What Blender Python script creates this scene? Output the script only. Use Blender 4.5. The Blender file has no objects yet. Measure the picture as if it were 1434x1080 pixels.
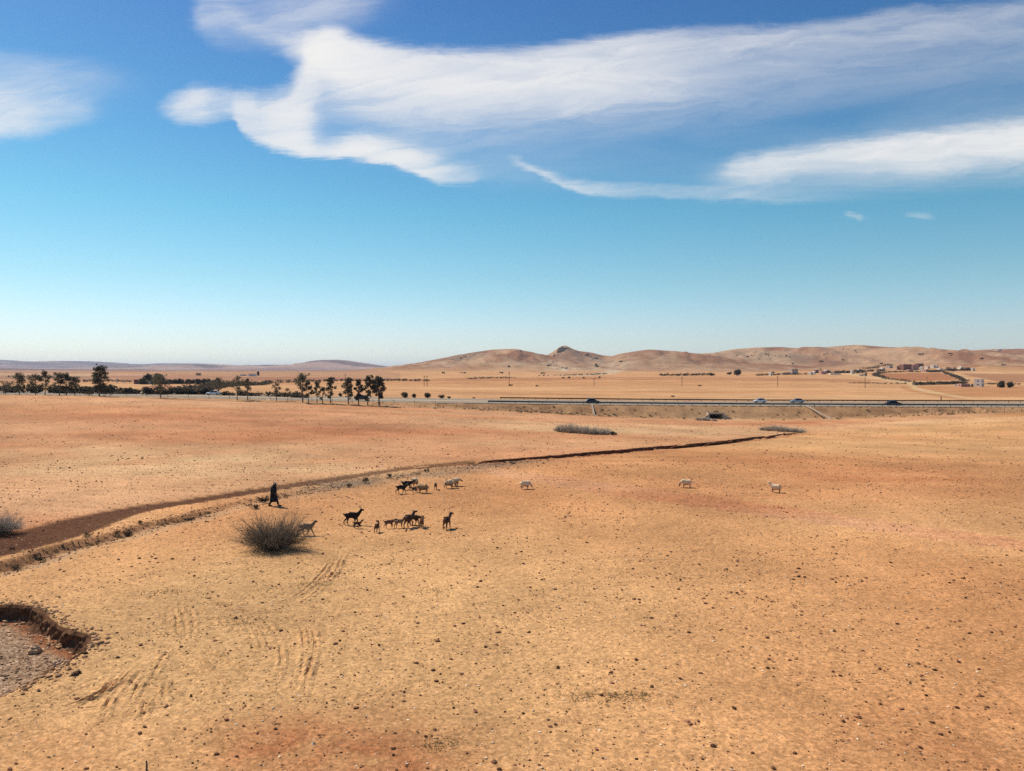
import bpy, bmesh, math, random
import numpy as np
from mathutils import Vector, Matrix

# ------------------------------------------------------------------ camera, sky, sun, exposure
F, PX0, PY0, HC = 1080.0, 717.0, 522.0, 10.0     # focal length in photo pixels, principal column, horizon row, eye height
scene = bpy.context.scene
COL = scene.collection
cam_d = bpy.data.cameras.new("camera")
cam_d.sensor_width = 36.0
cam_d.lens = F / 1434.0 * 36.0
cam_d.shift_y = -18.0 / 1434.0
cam_d.clip_start, cam_d.clip_end = 0.5, 80000.0
cam = bpy.data.objects.new("camera", cam_d)
cam.location = (0, 0, HC)
cam.rotation_euler = (math.radians(90), 0, 0)
COL.objects.link(cam)
scene.camera = cam

SUN_AZ, SUN_EL = math.radians(-50), math.radians(48)       # azimuth from +Y towards +X
sun_d = bpy.data.lights.new("sun", 'SUN')
sun_d.energy, sun_d.angle, sun_d.color = 4.6, math.radians(0.53), (1.0, 0.93, 0.82)
sun = bpy.data.objects.new("sun", sun_d)
to_sun = Vector((math.sin(SUN_AZ) * math.cos(SUN_EL), math.cos(SUN_AZ) * math.cos(SUN_EL), math.sin(SUN_EL)))
sun.rotation_euler = to_sun.to_track_quat('Z', 'Y').to_euler()
COL.objects.link(sun)

vs = scene.view_settings
vs.view_transform, vs.look, vs.exposure, vs.gamma = 'Standard', 'None', 0.2, 1.0
scene.cycles.use_denoising = False
scene.cycles.volume_bounces = 0
scene.cycles.max_bounces = 6
scene.cycles.transparent_max_bounces = 8

world = bpy.data.worlds.new("World")
scene.world = world
world.use_nodes = True
wt = world.node_tree
world.cycles.sampling_method = 'MANUAL'
world.cycles.sample_map_resolution = 256
wt.nodes.clear()
SKY_STRENGTH = 0.10

def N(tree, kind, **kw):
    n = tree.nodes.new(kind)
    for k, v in kw.items():
        setattr(n, k, v)
    return n

class NG:
    """small helper that writes math as nodes"""
    def __init__(self, tree):
        self.t = tree
    def link(self, src, dst):
        if hasattr(src, 'is_output') or isinstance(src, bpy.types.NodeSocket):
            self.t.links.new(src, dst)
        else:
            dst.default_value = src
    def m(self, op, a, b=0.0, c=None, clamp=False):
        n = N(self.t, 'ShaderNodeMath', operation=op, use_clamp=clamp)
        self.link(a, n.inputs[0]); self.link(b, n.inputs[1])
        if c is not None: self.link(c, n.inputs[2])
        return n.outputs[0]
    def sstep(self, x, lo, hi, a=0.0, b=1.0):
        n = N(self.t, 'ShaderNodeMapRange', interpolation_type='SMOOTHSTEP')
        self.link(x, n.inputs[0]); n.inputs[1].default_value = lo; n.inputs[2].default_value = hi
        n.inputs[3].default_value = a; n.inputs[4].default_value = b
        return n.outputs[0]
    def noise(self, vec, scale, detail=4, rough=0.55, dist=0.0, lac=2.0):
        n = N(self.t, 'ShaderNodeTexNoise')
        if vec is not None: self.t.links.new(vec, n.inputs['Vector'])
        n.inputs['Scale'].default_value = scale; n.inputs['Detail'].default_value = detail
        n.inputs['Roughness'].default_value = rough; n.inputs['Distortion'].default_value = dist
        n.inputs['Lacunarity'].default_value = lac
        return n.outputs['Fac']
    def xyz(self, x, y, z=0.0):
        n = N(self.t, 'ShaderNodeCombineXYZ')
        self.link(x, n.inputs[0]); self.link(y, n.inputs[1]); self.link(z, n.inputs[2])
        return n.outputs[0]
    def mix(self, f, a, b, blend='MIX'):
        n = N(self.t, 'ShaderNodeMix', data_type='RGBA', blend_type=blend)
        self.link(f, n.inputs[0]); self.link(a, n.inputs[6]); self.link(b, n.inputs[7])
        return n.outputs[2]
    def ramp(self, x, stops):
        n = N(self.t, 'ShaderNodeValToRGB')
        e = n.color_ramp.elements
        while len(e) < len(stops): e.new(0.5)
        for q, (p, c) in zip(e, stops):
            q.position = p; q.color = (*c, 1) if len(c) == 3 else c
        self.link(x, n.inputs[0])
        return n.outputs[0]

g = NG(wt)
sky_n = N(wt, 'ShaderNodeTexSky', sky_type='NISHITA')
sky_n.sun_disc = False
sky_n.sun_elevation = SUN_EL
sky_n.sun_rotation = SUN_AZ
sky_n.altitude = 400
sky_n.air_density, sky_n.dust_density, sky_n.ozone_density = 1.0, 0.4, 2.0
hs = N(wt, 'ShaderNodeHueSaturation')
hs.inputs['Hue'].default_value = 0.495
hs.inputs['Saturation'].default_value = 1.15
hs.inputs['Value'].default_value = 1.0
wt.links.new(sky_n.outputs[0], hs.inputs['Color'])
sky_raw = hs.outputs[0]

# cirrus: direction of view -> tangent-plane coordinates of the northern sky, banks given by their upper and lower edges
tc = N(wt, 'ShaderNodeTexCoord')
sp = N(wt, 'ShaderNodeSeparateXYZ')
wt.links.new(tc.outputs['Generated'], sp.inputs[0])
dx, dy, dz = sp.outputs
tint = g.ramp(dz, [(0.0, (.98, 1.02, 1.16)), (.05, (.95, .99, 1.08)), (.115, (.78, .98, .95)), (.20, (.57, .95, .92)), (.29, (.47, .81, .90)), (.435, (.40, .64, .87)), (1.0, (.37, .60, .86))])
sky_col = g.mix(1.0, sky_raw, tint, 'MULTIPLY')
yc = g.m('MAXIMUM', dy, 0.02)
P0 = g.m('ADD', g.m('MULTIPLY', g.m('DIVIDE', dx, yc), F), PX0)
Q0 = g.m('SUBTRACT', PY0, g.m('MULTIPLY', g.m('DIVIDE', dz, yc), F))
def wn(sx, sy, off, **kw):
    return g.m('SUBTRACT', g.noise(g.xyz(g.m('MULTIPLY', P0, sx), g.m('MULTIPLY', Q0, sy), off), 1.0, **kw), 0.5)
warpQ = g.m('ADD', g.m('MULTIPLY', wn(.012, .022, 3.1, detail=4, rough=.62, dist=.5), 16.0),
            g.m('MULTIPLY', wn(.014, .11, 9.4, detail=4, rough=.7, dist=1.0), 16.0))
warpP = g.m('MULTIPLY', wn(.016, .03, 17.7, detail=3, rough=.65), 30.0)
P = g.m('ADD', P0, warpP)
Q = g.m('ADD', Q0, warpQ)
PN = g.m('DIVIDE', g.m('ADD', P, 300.0), 2050.0, clamp=True)

def curve(pts, lo, hi):
    n = N(wt, 'ShaderNodeFloatCurve')
    c = n.mapping.curves[0]
    pts = [((x + 300.0) / 2050.0, (y - lo) / (hi - lo)) for x, y in pts]
    pts = [(min(1, max(0, a)), min(1, max(0, b))) for a, b in pts]
    if pts[0][0] > 0: pts = [(0.0, pts[0][1])] + pts
    if pts[-1][0] < 1: pts = pts + [(1.0, pts[-1][1])]
    while len(c.points) < len(pts): c.points.new(0.5, 0.5)
    for q, (a, b) in zip(c.points, pts):
        q.location = (a, b); q.handle_type = 'AUTO_CLAMPED'
    n.mapping.update()
    wt.links.new(PN, n.inputs['Value'])
    if (lo, hi) == (0, 1): return n.outputs[0]
    return g.m('ADD', g.m('MULTIPLY', n.outputs[0], hi - lo), lo)

def bank(top, bot, dens, st, sb, q=None):
    q = Q if q is None else q
    a = g.sstep(g.m('SUBTRACT', q, curve(top, -150, 450)), -st, st)
    b = g.sstep(g.m('SUBTRACT', curve(bot, -150, 450), q), -sb, sb)
    return g.m('MULTIPLY', g.m('MULTIPLY', a, b), curve(dens, 0, 1))

banks = [
    # long wing running to the upper right
    bank([(400,40),(430,46),(458,38),(500,52),(560,66),(650,71),(750,68),(850,54),(950,45),(1050,40),(1150,36),(1250,17),(1350,10),(1434,4),(1700,-40)],
         [(400,70),(430,110),(470,136),(520,146),(600,150),(700,146),(850,138),(950,118),(1050,98),(1150,78),(1300,48),(1434,32),(1700,0)],
         [(385,0),(425,.6),(450,.92),(500,.86),(600,.80),(750,.78),(850,.72),(1000,.56),(1150,.42),(1300,.42),(1434,.42),(1750,.4)], 13, 38),
    # thin underside veil of the wing
    bank([(430,90),(700,100),(1000,80),(1434,30)], [(430,150),(600,180),(850,178),(1000,165),(1150,145),(1300,125),(1434,110)],
         [(440,0),(500,.32),(850,.34),(1100,.24),(1434,.2)], 26, 34),
    # head curling down to the left
    bank([(318,150),(335,138),(365,136),(395,128),(415,108),(432,80),(450,60),(520,60)],
         [(318,156),(330,174),(350,193),(380,206),(410,214),(440,216),(480,214),(520,200)],
         [(310,0),(330,.62),(365,.72),(410,.84),(430,.74),(448,.36),(474,.12),(510,0)], 20, 9),
    bank([(270,-120),(300,-20),(340,20),(380,42),(420,50),(450,46)], [(270,-90),(300,18),(340,44),(380,62),(420,84),(450,92)],
         [(275,0),(320,.2),(380,.4),(430,.6),(470,0)], 16, 18),
    # bright streak under the head
    bank([(360,195),(400,204),(440,206),(470,199),(505,191),(540,198),(600,212),(650,232),(700,246)],
         [(360,200),(400,214),(440,219),(480,221),(520,226),(560,236),(590,247),(615,256),(645,257),(680,250),(720,247)],
         [(370,0),(410,.55),(470,.8),(520,.86),(570,.8),(620,.55),(660,.3),(720,0)], 17, 6),
    # fin to the left of the head
    bank([(205,156),(225,146),(250,132),(280,125),(310,128),(350,134)], [(205,157),(225,161),(252,170),(285,170),(320,162),(350,158)],
         [(205,0),(226,.16),(250,.55),(275,.7),(310,.46),(350,.5),(370,0)], 14, 10),
    # ragged wisps at the top
    bank([(260,-140),(600,-140)], [(260,20),(285,46),(330,58),(390,52),(440,40),(500,30),(560,16),(640,8)],
         [(258,0),(285,.36),(340,.26),(420,.40),(500,.28),(600,0)], 10, 28),
    # thin diagonal streak
    bank([(700,219),(712,221),(740,231),(770,243),(810,256),(850,258),(900,260),(1000,264),(1100,268)],
         [(700,221),(712,224),(740,237),(770,251),(800,264),(830,273),(900,275),(1000,278),(1100,284)],
         [(700,0),(725,.42),(790,.52),(840,.44),(900,.28),(1000,.24),(1150,.1),(1250,0)], 8, 5),
    # low bank on the right
    bank([(990,240),(1012,233),(1030,225),(1060,221),(1110,212),(1160,205),(1250,192),(1350,180),(1434,170),(1700,140)],
         [(990,241),(1012,244),(1040,247),(1080,242),(1120,236),(1200,235),(1300,234),(1434,228),(1700,230)],
         [(990,0),(1020,.62),(1090,.74),(1150,.80),(1250,.86),(1750,.86)], 16, 20),
    bank([(1000,235),(1434,230)], [(1000,272),(1200,266),(1434,256),(1700,260)], [(950,0),(1050,.26),(1434,.26)], 14, 20),
    bank([(1050,190),(1434,130)], [(1050,215),(1434,190)], [(1020,0),(1150,.08),(1434,.14)], 24, 20),
    # bank at the left edge
    bank([(-300,120),(0,128),(60,128),(120,140),(190,150)], [(-300,230),(-60,205),(0,192),(60,184),(110,170),(190,156)],
         [(-300,.75),(0,.68),(60,.5),(120,.28),(200,0)], 24, 14),
    bank([(-300,60),(0,78),(150,92),(240,110)], [(-300,150),(0,140),(100,140),(240,130)], [(-300,.3),(0,.28),(120,.18),(250,0)], 18, 18),
    # thin veil between the wing and the streaks
    bank([(460,155),(1000,165)], [(460,215),(700,254),(1000,260)], [(450,0),(520,.22),(700,.15),(850,.07),(1050,.05),(1200,0)], 26, 26),
    bank([(1184,296),(1215,302)], [(1184,299),(1215,307)], [(1180,0),(1192,.4),(1206,.36),(1220,0)], 5, 4),
    bank([(1270,296),(1310,300)], [(1270,300),(1310,305)], [(1265,0),(1285,.26),(1300,.22),(1315,0)], 5, 4),
]
clear = None
for b_ in banks:
    k = g.m('SUBTRACT', 1.0, b_, clamp=True)
    clear = k if clear is None else g.m('MULTIPLY', clear, k)
shape = g.m('SUBTRACT', 1.0, clear, clamp=True)
Pr = g.m('ADD', P, g.m('MULTIPLY', Q, .55)); Qr = g.m('ADD', Q, g.m('MULTIPLY', P, .10))
fib = g.noise(g.xyz(g.m('MULTIPLY', Pr, .0055), g.m('MULTIPLY', Qr, .034), 5.5), 1.0, detail=6, rough=.64, dist=1.1)
part = g.m('SUBTRACT', 1.0, g.m('ABSOLUTE', g.m('SUBTRACT', g.m('MULTIPLY', shape, 2.0), 1.0)))
shape = g.m('ADD', shape, g.m('MULTIPLY', g.m('MULTIPLY', g.m('SUBTRACT', fib, .5), 2.1), g.m('MULTIPLY', part, .42)), clamp=True)
shape = g.m('MULTIPLY', shape, g.sstep(fib, .2, .6, .86, 1.02), clamp=True)
shape = g.m('MULTIPLY', shape, g.sstep(dy, .3, .45))
# the rest of the sky carries cirrus of the same kind, laid out on the cloud deck
zc = g.m('MAXIMUM', dz, 0.03)
deck = g.xyz(g.m('DIVIDE', dx, zc), g.m('MULTIPLY', g.m('DIVIDE', dy, zc), 2.2), 0.0)
cir = g.sstep(g.noise(deck, .8, detail=4, rough=.6, dist=.8), .56, .80, 0.0, .7)
uu = g.m('ABSOLUTE', g.m('DIVIDE', dx, yc))
inside = g.m('MULTIPLY', g.m('MULTIPLY', g.sstep(uu, .78, 1.0, 1.0, 0.0), g.sstep(g.m('DIVIDE', dz, yc), .55, .75, 1.0, 0.0)), g.sstep(dy, .2, .4))
cir = g.m('MULTIPLY', g.m('MULTIPLY', cir, g.m('SUBTRACT', 1.0, inside)), g.sstep(dz, .03, .2))
cover = g.m('MAXIMUM', shape, cir)
CLOUD = 0.79 / SKY_STRENGTH
cloud_col = (CLOUD * 1.0, CLOUD * .985, CLOUD * .965, 1)
final = g.mix(cover, sky_col, cloud_col)
bg = N(wt, 'ShaderNodeBackground')
bg.inputs['Strength'].default_value = SKY_STRENGTH
wt.links.new(final, bg.inputs['Color'])
wo = N(wt, 'ShaderNodeOutputWorld')
wt.links.new(bg.outputs[0], wo.inputs['Surface'])
# ------------------------------------------------------------------ helpers: noise, terrain
rng = np.random.default_rng(11)
R = random.Random(5)

_TAB = np.random.default_rng(99).random((512, 512)).astype(np.float32)
def vnoise(x, y, seed=0):
    x = np.asarray(x, float); y = np.asarray(y, float)
    fx, fy = np.floor(x), np.floor(y)
    ix, iy = fx.astype(np.int32) + 57 * seed, fy.astype(np.int32) + 131 * seed
    tx, ty = (x - fx).astype(np.float32), (y - fy).astype(np.float32)
    tx = tx * tx * (3 - 2 * tx); ty = ty * ty * (3 - 2 * ty)
    x0, x1 = (ix & 511) << 9, ((ix + 1) & 511) << 9
    y0, y1 = iy & 511, (iy + 1) & 511
    T = _TAB.ravel()
    a = T[x0 + y0]; b = T[x1 + y0]; c = T[x0 + y1]; d = T[x1 + y1]
    a = a + (b - a) * tx; c = c + (d - c) * tx
    return a + (c - a) * ty - np.float32(.5)

def fbm(x, y, octs, seed=0, gain=.5):
    s, a, f = 0.0, 1.0, 1.0
    for k in range(octs):
        s = s + a * vnoise(x * f + 17.3 * k, y * f - 9.1 * k, seed + k)
        a *= gain; f *= 2.03
    return s

def sst(x, a, b):
    t = np.clip((x - a) / (b - a), 0, 1)
    return t * t * (3 - 2 * t)

def smooth_table(pts, x0, x1, sig):
    xs = np.linspace(x0, x1, 1601)
    ys = np.interp(xs, [p[0] for p in pts], [p[1] for p in pts])
    st = xs[1] - xs[0]
    k = np.arange(-int(4 * sig / st) - 1, int(4 * sig / st) + 2) * st
    w = np.exp(-.5 * (k / sig) ** 2); w /= w.sum()
    h = len(k) // 2
    ys = np.convolve(np.pad(ys, h, mode='edge'), w, mode='valid')
    return xs, ys

# motorway level along X, level of the field edge in front of it
_RZ = smooth_table([(-400,4.6),(-200,4.2),(-113,3.2),(-88,2.4),(-25,1.17),(57,.26),(150,-.1),(400,-.4)], -800, 800, 22)
_EZ = smooth_table([(-400,5.2),(-200,4.6),(-123,3.5),(-70,1.7),(-23,.1),(10,-1.4),(36,-2.7),(76,-3.4),(96,-2.9),(116,-1.9),(143,-.9),(200,-.6),(400,-.5)], -800, 800, 9)
def road_z(x): return np.interp(x, *_RZ)
def edge_z(x): return np.interp(x, *_EZ)
Y_FOOT, Y_NEAR, Y_FAR, Y_BACK = 216.0, 226.0, 262.0, 276.0
def base_z(r):
    return np.interp(r, [0,300,600,900,1300,2000,4000,7000,20000,60000], [0,.2,.4,4.5,9.5,13,19,27,40,70])

# ridges: skyline of each one, standing at its own distance
RIDGES = [
    (2200, 900, 1300, [(430,522),(480,521),(540,517),(580,511),(620,504),(660,496),(690,491.5),(720,491),(745,496),(760,499.5),(790,505),(830,512),(870,518),(920,522)]),
    (2500, 800, 1000, [(690,522),(745,503),(765,499),(775,494),(782,488.5),(788,485.5),(795,489),(805,493),(820,495),(840,499),(870,503),(900,512),(940,522)]),
    (2300, 900, 1200, [(800,522),(820,516),(840,506),(870,497),(905,492),(940,494),(975,498),(1010,503),(1060,512),(1120,522)]),
    (2750, 1150, 1500, [(860,522),(900,512),(940,503),(970,497.5),(1000,496),(1030,490.5),(1060,488.5),(1090,488),(1120,490),(1150,489),(1190,485.5),(1215,488),(1240,491),(1300,500),(1380,512),(1460,522)]),
    (2250, 950, 1200, [(1090,522),(1120,518),(1160,512),(1200,501),(1230,492),(1262,487.5),(1290,491),(1310,495),(1350,500),(1434,508),(1500,515),(1600,521)]),
    (3200, 1500, 1800, [(1200,516),(1240,505),(1300,494),(1340,492.5),(1395,491),(1434,492.5),(1550,488),(1700,490),(2100,500),(2600,512)]),
    (1500, 560, 900, [(1000,522),(1050,521),(1130,518),(1180,515),(1250,509.5),(1300,509.5),(1350,512.5),(1420,515),(1500,517),(1700,520)]),
    (12000, 4000, 5000, [(-900,508),(-400,503),(-100,501),(0,505),(30,508),(60,509),(85,506.5),(130,507),(170,510),(210,511),(240,509.5),(285,510),(320,513),(360,512),(420,516),(500,519)]),
    (8000, 2600, 3000, [(120,520),(180,516),(230,513),(250,514.5),(290,512),(305,510.5),(340,516),(365,514),(385,511),(400,512.5),(420,512),(435,510),(455,505.5),(480,505),(500,508),(530,512),(560,515.5),(620,519),(700,522)]),
    (5200, 1800, 3000, [(-600,514),(-100,515),(0,516),(100,517.5),(200,518.5),(330,519.5),(450,520.5),(560,521)]),
]
_RT = []
for D, fr, bk, pts in RIDGES:
    _RT.append((D, fr, bk, smooth_table([((p - PX0) / F * D, HC + (PY0 - q) / F * D) for p, q in pts],
                (pts[0][0] - PX0 - 200) / F * D, (pts[-1][0] - PX0 + 200) / F * D, 1.8 / F * D)))

def big_z(X, Y):
    """ground without gullies and clods"""
    X = np.asarray(X, float); Y = np.asarray(Y, float)
    r = np.hypot(X, Y)
    E, Z = edge_z(X), road_z(X)
    near = E * sst(Y, 62, 214)
    near = near + .25 * fbm(X / 38, Y / 38, 2, 3) * sst(Y, 30, 60) * (1 - sst(Y, 180, 214)) * 1.2
    far = base_z(r) + (Z - .2) * (1 - sst(Y, 280, 620)) + fbm(X / 260, Y / 260, 3, 40) * 3.0 * sst(r, 330, 900)
    hill = np.zeros_like(r)
    for D, fr, bk, (tx, tz) in _RT:
        m = np.nonzero((Y > D - fr) & (X > tx[0]) & (X < tx[-1]))
        if len(m[0]) == 0: continue
        x, y = X[m], Y[m]
        H = 1.06 * np.maximum(np.interp(x, tx, tz, left=0, right=0) - base_z(np.hypot(x, D)), 0)
        rel = H * np.where(y < D, sst(y, D - fr, D), 1 - sst(y, D, D + bk) * .9)
        rel = rel * (1 + (.26 * fbm(x / (D * .06), y / (D * .06), 4, 60 + int(D) % 17)) * sst(D - y, 0, .12 * D))
        fold = np.abs(fbm((x + .35 * y) / (D * .035), (y - .2 * x) / (D * .09), 4, 160 + int(D) % 13)) * 2
        rel = rel * (1 - .34 * np.clip(1 - fold * 2.2, 0, 1) * sst(np.abs(D - y), .02 * D, .12 * D))
        hill[m] = np.maximum(hill[m], rel)
    far = far + hill
    z = np.where(Y < Y_FOOT, near, 0.0)
    t = np.clip((Y - Y_FOOT) / (Y_NEAR - Y_FOOT), 0, 1)
    low = E
    emb = np.maximum(low, Z - .05 - (Y_NEAR - Y) / 1.75)          # battered embankment slope
    emb = np.where(E > Z - 1.2, E + (Z - .05 - E) * t, emb)
    emb = np.minimum(emb, np.maximum(E, Z - .05))
    z = np.where((Y >= Y_FOOT) & (Y < Y_NEAR), emb, z)
    z = np.where((Y >= Y_NEAR) & (Y < Y_FAR), Z - .14, z)
    tb = sst(Y, Y_FAR, Y_BACK)
    z = np.where((Y >= Y_FAR), (Z - .14) * (1 - tb) + far * tb, z)
    z = np.where(Y < -100, base_z(r) * .4, z)
    return z

def hit(px, py, fn, y0=6.0, y1=30000.0):
    """where the ray through a photo pixel first meets the ground"""
    u, v = (px - PX0) / F, (PY0 - py) / F
    a, b = y0, y1
    for n in (420, 24, 24, 24):
        Ys = np.geomspace(a, b, n)
        k = np.nonzero((HC + v * Ys) - fn(u * Ys, Ys) < 0)[0]
        if len(k) == 0:
            return None
        a, b = Ys[max(k[0] - 1, 0)], Ys[k[0]]
    return np.array([u * b, b])

def line_w(pts, fn=None):
    return np.array([hit(p[0], p[1], fn or big_z) for p in pts])

def resample(pl, step, extra=None):
    d = np.r_[0, np.cumsum(np.hypot(*np.diff(pl, axis=0).T))]
    n = max(2, int(d[-1] / step))
    s = np.linspace(0, d[-1], n)
    out = np.c_[np.interp(s, d, pl[:, 0]), np.interp(s, d, pl[:, 1])]
    k = np.array([.25, .5, .25])
    for _ in range(3):
        q = out.copy()
        q[1:-1] = .25 * out[:-2] + .5 * out[1:-1] + .25 * out[2:]
        out = q
    return (out, np.interp(s, d, extra)) if extra is not None else out

def poly_dist(X, Y, pl, reach, vals=None):
    """signed distance (positive = left of the line) and value along the nearest point"""
    best = np.full(X.shape, 1e9); sgn = np.ones(X.shape); val = np.zeros(X.shape)
    m = np.nonzero((X > pl[:, 0].min() - reach) & (X < pl[:, 0].max() + reach) & (Y > pl[:, 1].min() - reach) & (Y < pl[:, 1].max() + reach))[0]
    if len(m) == 0: return best * sgn, val
    x, y = X[m], Y[m]
    bb = best[m]; ss = sgn[m]; vv = val[m]
    for k in range(len(pl) - 1):
        ax, ay = pl[k]; bx, by = pl[k + 1]
        ex, ey = bx - ax, by - ay
        L = ex * ex + ey * ey + 1e-9
        sub = np.nonzero((x > min(ax, bx) - reach) & (x < max(ax, bx) + reach) & (y > min(ay, by) - reach) & (y < max(ay, by) + reach))[0]
        if len(sub) == 0: continue
        xs, ys = x[sub], y[sub]
        t = np.clip(((xs - ax) * ex + (ys - ay) * ey) / L, 0, 1)
        d = np.hypot(xs - ax - t * ex, ys - ay - t * ey)
        up = d < bb[sub]
        w = sub[up]
        bb[w] = d[up]
        ss[w] = np.sign(ex * (ys - ay) - ey * (xs - ax))[up]
        if vals is not None: vv[w] = (vals[k] + t * (vals[k + 1] - vals[k]))[up]
    best[m] = bb; sgn[m] = ss; val[m] = vv
    return best * sgn, val

def in_poly(X, Y, pl):
    c = np.zeros(X.shape, bool)
    n = len(pl)
    for k in range(n):
        x0, y0 = pl[k]; x1, y1 = pl[(k + 1) % n]
        if y0 == y1: continue
        c ^= ((Y < y0) != (Y < y1)) & (X < (x1 - x0) * (Y - y0) / (y1 - y0) + x0)
    return c

# --- lines of the near ground
TR = [(-170,792,3.0),(-60,776,2.9),(0,761,2.8),(67,747,2.5),(100,737,2.3),(134,726,1.9),(201,710.5,1.25),(268,701.5,1.1),(335,691,1.1),(385,683,1.1),(480,669,1.1),(560,656.5,1.0),(640,648,.9),(720,641,.7)]
TRACK, TRACK_W = resample(line_w(TR), .8, np.array([t[2] for t in TR]))
CH = [(560,657,.0),(640,650,.25),(720,642.5,.5),(800,636,.7),(850,631.5,.9),(900,627.5,1.0),(960,622.5,1.05),(1010,618,1.0),(1050,613.5,.85),(1090,609,.6),(1120,606,.25),(1140,603.5,0)]
CHAN, CHAN_D = resample(line_w(CH), 1.0, np.array([t[2] for t in CH]))
SC = [(-90,812,.5),(5,790,.6),(42,780.5,.6),(72,769.5,.55),(92,761,.55),(119,757,.5),(167,746,.45),(194,737.5,.4),(222,731,.35),(255,726,.35),(300,713,.2),(345,702,.2),(420,690,.15),(480,682,0)]
SCARP, SCARP_D = resample(line_w(SC), .5, np.array([t[2] for t in SC]))
WASH = resample(line_w([(440,684),(500,675),(560,667),(620,661),(680,652),(740,644)]), .8)
GULLY = line_w([(-260,858),(-120,852),(-40,849),(0,847),(30,846),(58,851),(68,864),(84,877),(104,883),(128,889),(127,903),(113,917),(92,928),(60,946),(22,966),(-30,990),(-260,1100)])
GULLY = np.vstack([GULLY, GULLY[:1]])
GULLY = resample(GULLY, .25)
RUT_PX = [
    [(250,842),(258,868),(262,890)],[(244,846),(248,870),(250,892)],[(268,850),(272,880),(266,905)],[(232,858),(236,880),(230,905)],
    [(238,905),(222,935),(205,962)],[(212,930),(196,958),(180,990)],[(200,925),(178,950),(152,985),(140,1012)],[(168,940),(150,965),(128,990)],
    [(185,935),(165,958),(140,975),(60,1000)],[(150,945),(110,962),(58,984)],[(215,960),(205,985),(196,1015)],[(235,940),(232,965),(228,990)],
    [(425,862),(440,885),(442,910),(432,945),(424,976)],[(408,858),(424,885),(428,915),(420,950)],[(372,868),(392,900),(396,930),(384,960)],
    [(352,875),(366,900),(366,925)],[(330,868),(350,900)],[(305,860),(318,885)],
    [(270,915),(300,945),(330,975)],[(262,925),(285,955),(300,985)],[(285,905),(330,935),(372,960)],
    [(470,770),(455,800),(430,825),(405,842)],[(484,772),(470,802),(446,828),(418,848)],
    [(400,850),(370,860),(330,855),(290,840)],
]
RUTS = [resample(line_w(p), .3) for p in RUT_PX]
DRAIN = resample(line_w([(1150,600),(1200,598.5),(1260,601),(1330,604),(1400,606),(1480,607)]), 1.5)

def carve(X, Y, out=None):
    """gully, track, banks, ruts: height change; also fills masks used for the soil colour"""
    dz = np.zeros(X.shape)
    near = (Y > 8) & (Y < 215)
    if out is None and not near.any(): return dz
    wob = fbm(X / 1.3, Y / 1.3, 3, 70)
    # track, slightly sunken
    d, w = poly_dist(X, Y, TRACK, 7.0, TRACK_W)
    tr = 1 - sst(np.abs(d) + .3 * wob, w * .85, w * 1.15)
    tr = np.where(np.abs(d) < 6.9, tr, 0)
    dz -= .09 * tr
    # bank of the channel: steep on the far side, easy on the near side
    d2, dep = poly_dist(X, Y, CHAN, 7.0, CHAN_D)
    ok = np.abs(d2) < 6.9
    s = d2 + .35 * wob
    prof = np.where(s > 0, 1 - sst(s, -.2, 1.3), 1 - sst(-s, .2, 4.5))
    dz -= np.where(ok, np.minimum(dep, .8) * .6 * prof, 0)
    # eroded lip beside the track
    d3, dep3 = poly_dist(X, Y, SCARP, 5.0, SCARP_D)
    ok3 = np.abs(d3) < 4.9
    s3 = d3 + .45 * wob
    prof3 = np.where(s3 > 0, 1 - sst(s3, .05, .5), 1 - sst(-s3, .2, 3.0))
    dz -= np.where(ok3, .75 * dep3 * prof3, 0)
    # gully at the lower left
    gd, _ = poly_dist(X, Y, GULLY, 6.0)
    gd = np.abs(gd)
    ins = in_poly(X, Y, GULLY)
    gs = np.where(ins, gd, -gd)
    floor_ = .62 + .2 * fbm(X / 1.6, Y / 1.6, 3, 78) - .0 * gd
    gm = sst(gs, -.02, .12)
    slump = np.exp(-(((X + 19.6) / 1.3) ** 2 + ((Y - 28.6) / 1.6) ** 2)) * .3
    dz -= gm * np.maximum(floor_ - slump, .15)
    rut = np.zeros(X.shape)
    d6, _ = poly_dist(X, Y, DRAIN, 2.5)
    dz -= np.where(np.abs(d6) < 2, .35 * np.exp(-(d6 / .5) ** 2), 0)
    if out is not None:
        out.update(track=tr, chan=np.where(ok, np.exp(-((d2 + 1.2) / 2.0) ** 2) * sst(dep, .05, .5), 0), scarp=np.where(ok3, np.exp(-((s3 - .15) / .45) ** 2) * sst(dep3, .05, .3), 0), scarp_bed=np.where(ok3, np.exp(-((s3 + 1.0) / .9) ** 2) * sst(dep3, .05, .3), 0), gully=gm, gully_in=sst(gs, .5, 1.4))
    return np.where(near, dz, 0)

def ground_z(X, Y):
    X = np.atleast_1d(np.asarray(X, float)); Y = np.atleast_1d(np.asarray(Y, float))
    return big_z(X, Y) + carve(X, Y)

def gz(x, y):
    return float(ground_z(np.array([x]), np.array([y]))[0])

def spot(px, py):
    p = hit(px, py, big_z)
    if p is None: raise ValueError((px, py))
    return Vector((p[0], p[1], gz(p[0], p[1])))

# culvert footprint, kept free of soil
CV_X0, CV_X1, CV_Y0, CV_Y1, CV_TOP = 56.3, 60.0, 219.6, 223.2, -1.75

# ------------------------------------------------------------------ materials
def new_mat(name):
    m = bpy.data.materials.new(name); m.use_nodes = True
    t = m.node_tree; t.nodes.clear()
    o = N(t, 'ShaderNodeOutputMaterial'); b = N(t, 'ShaderNodeBsdfPrincipled')
    t.links.new(b.outputs[0], o.inputs[0])
    return m, NG(t), b

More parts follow.
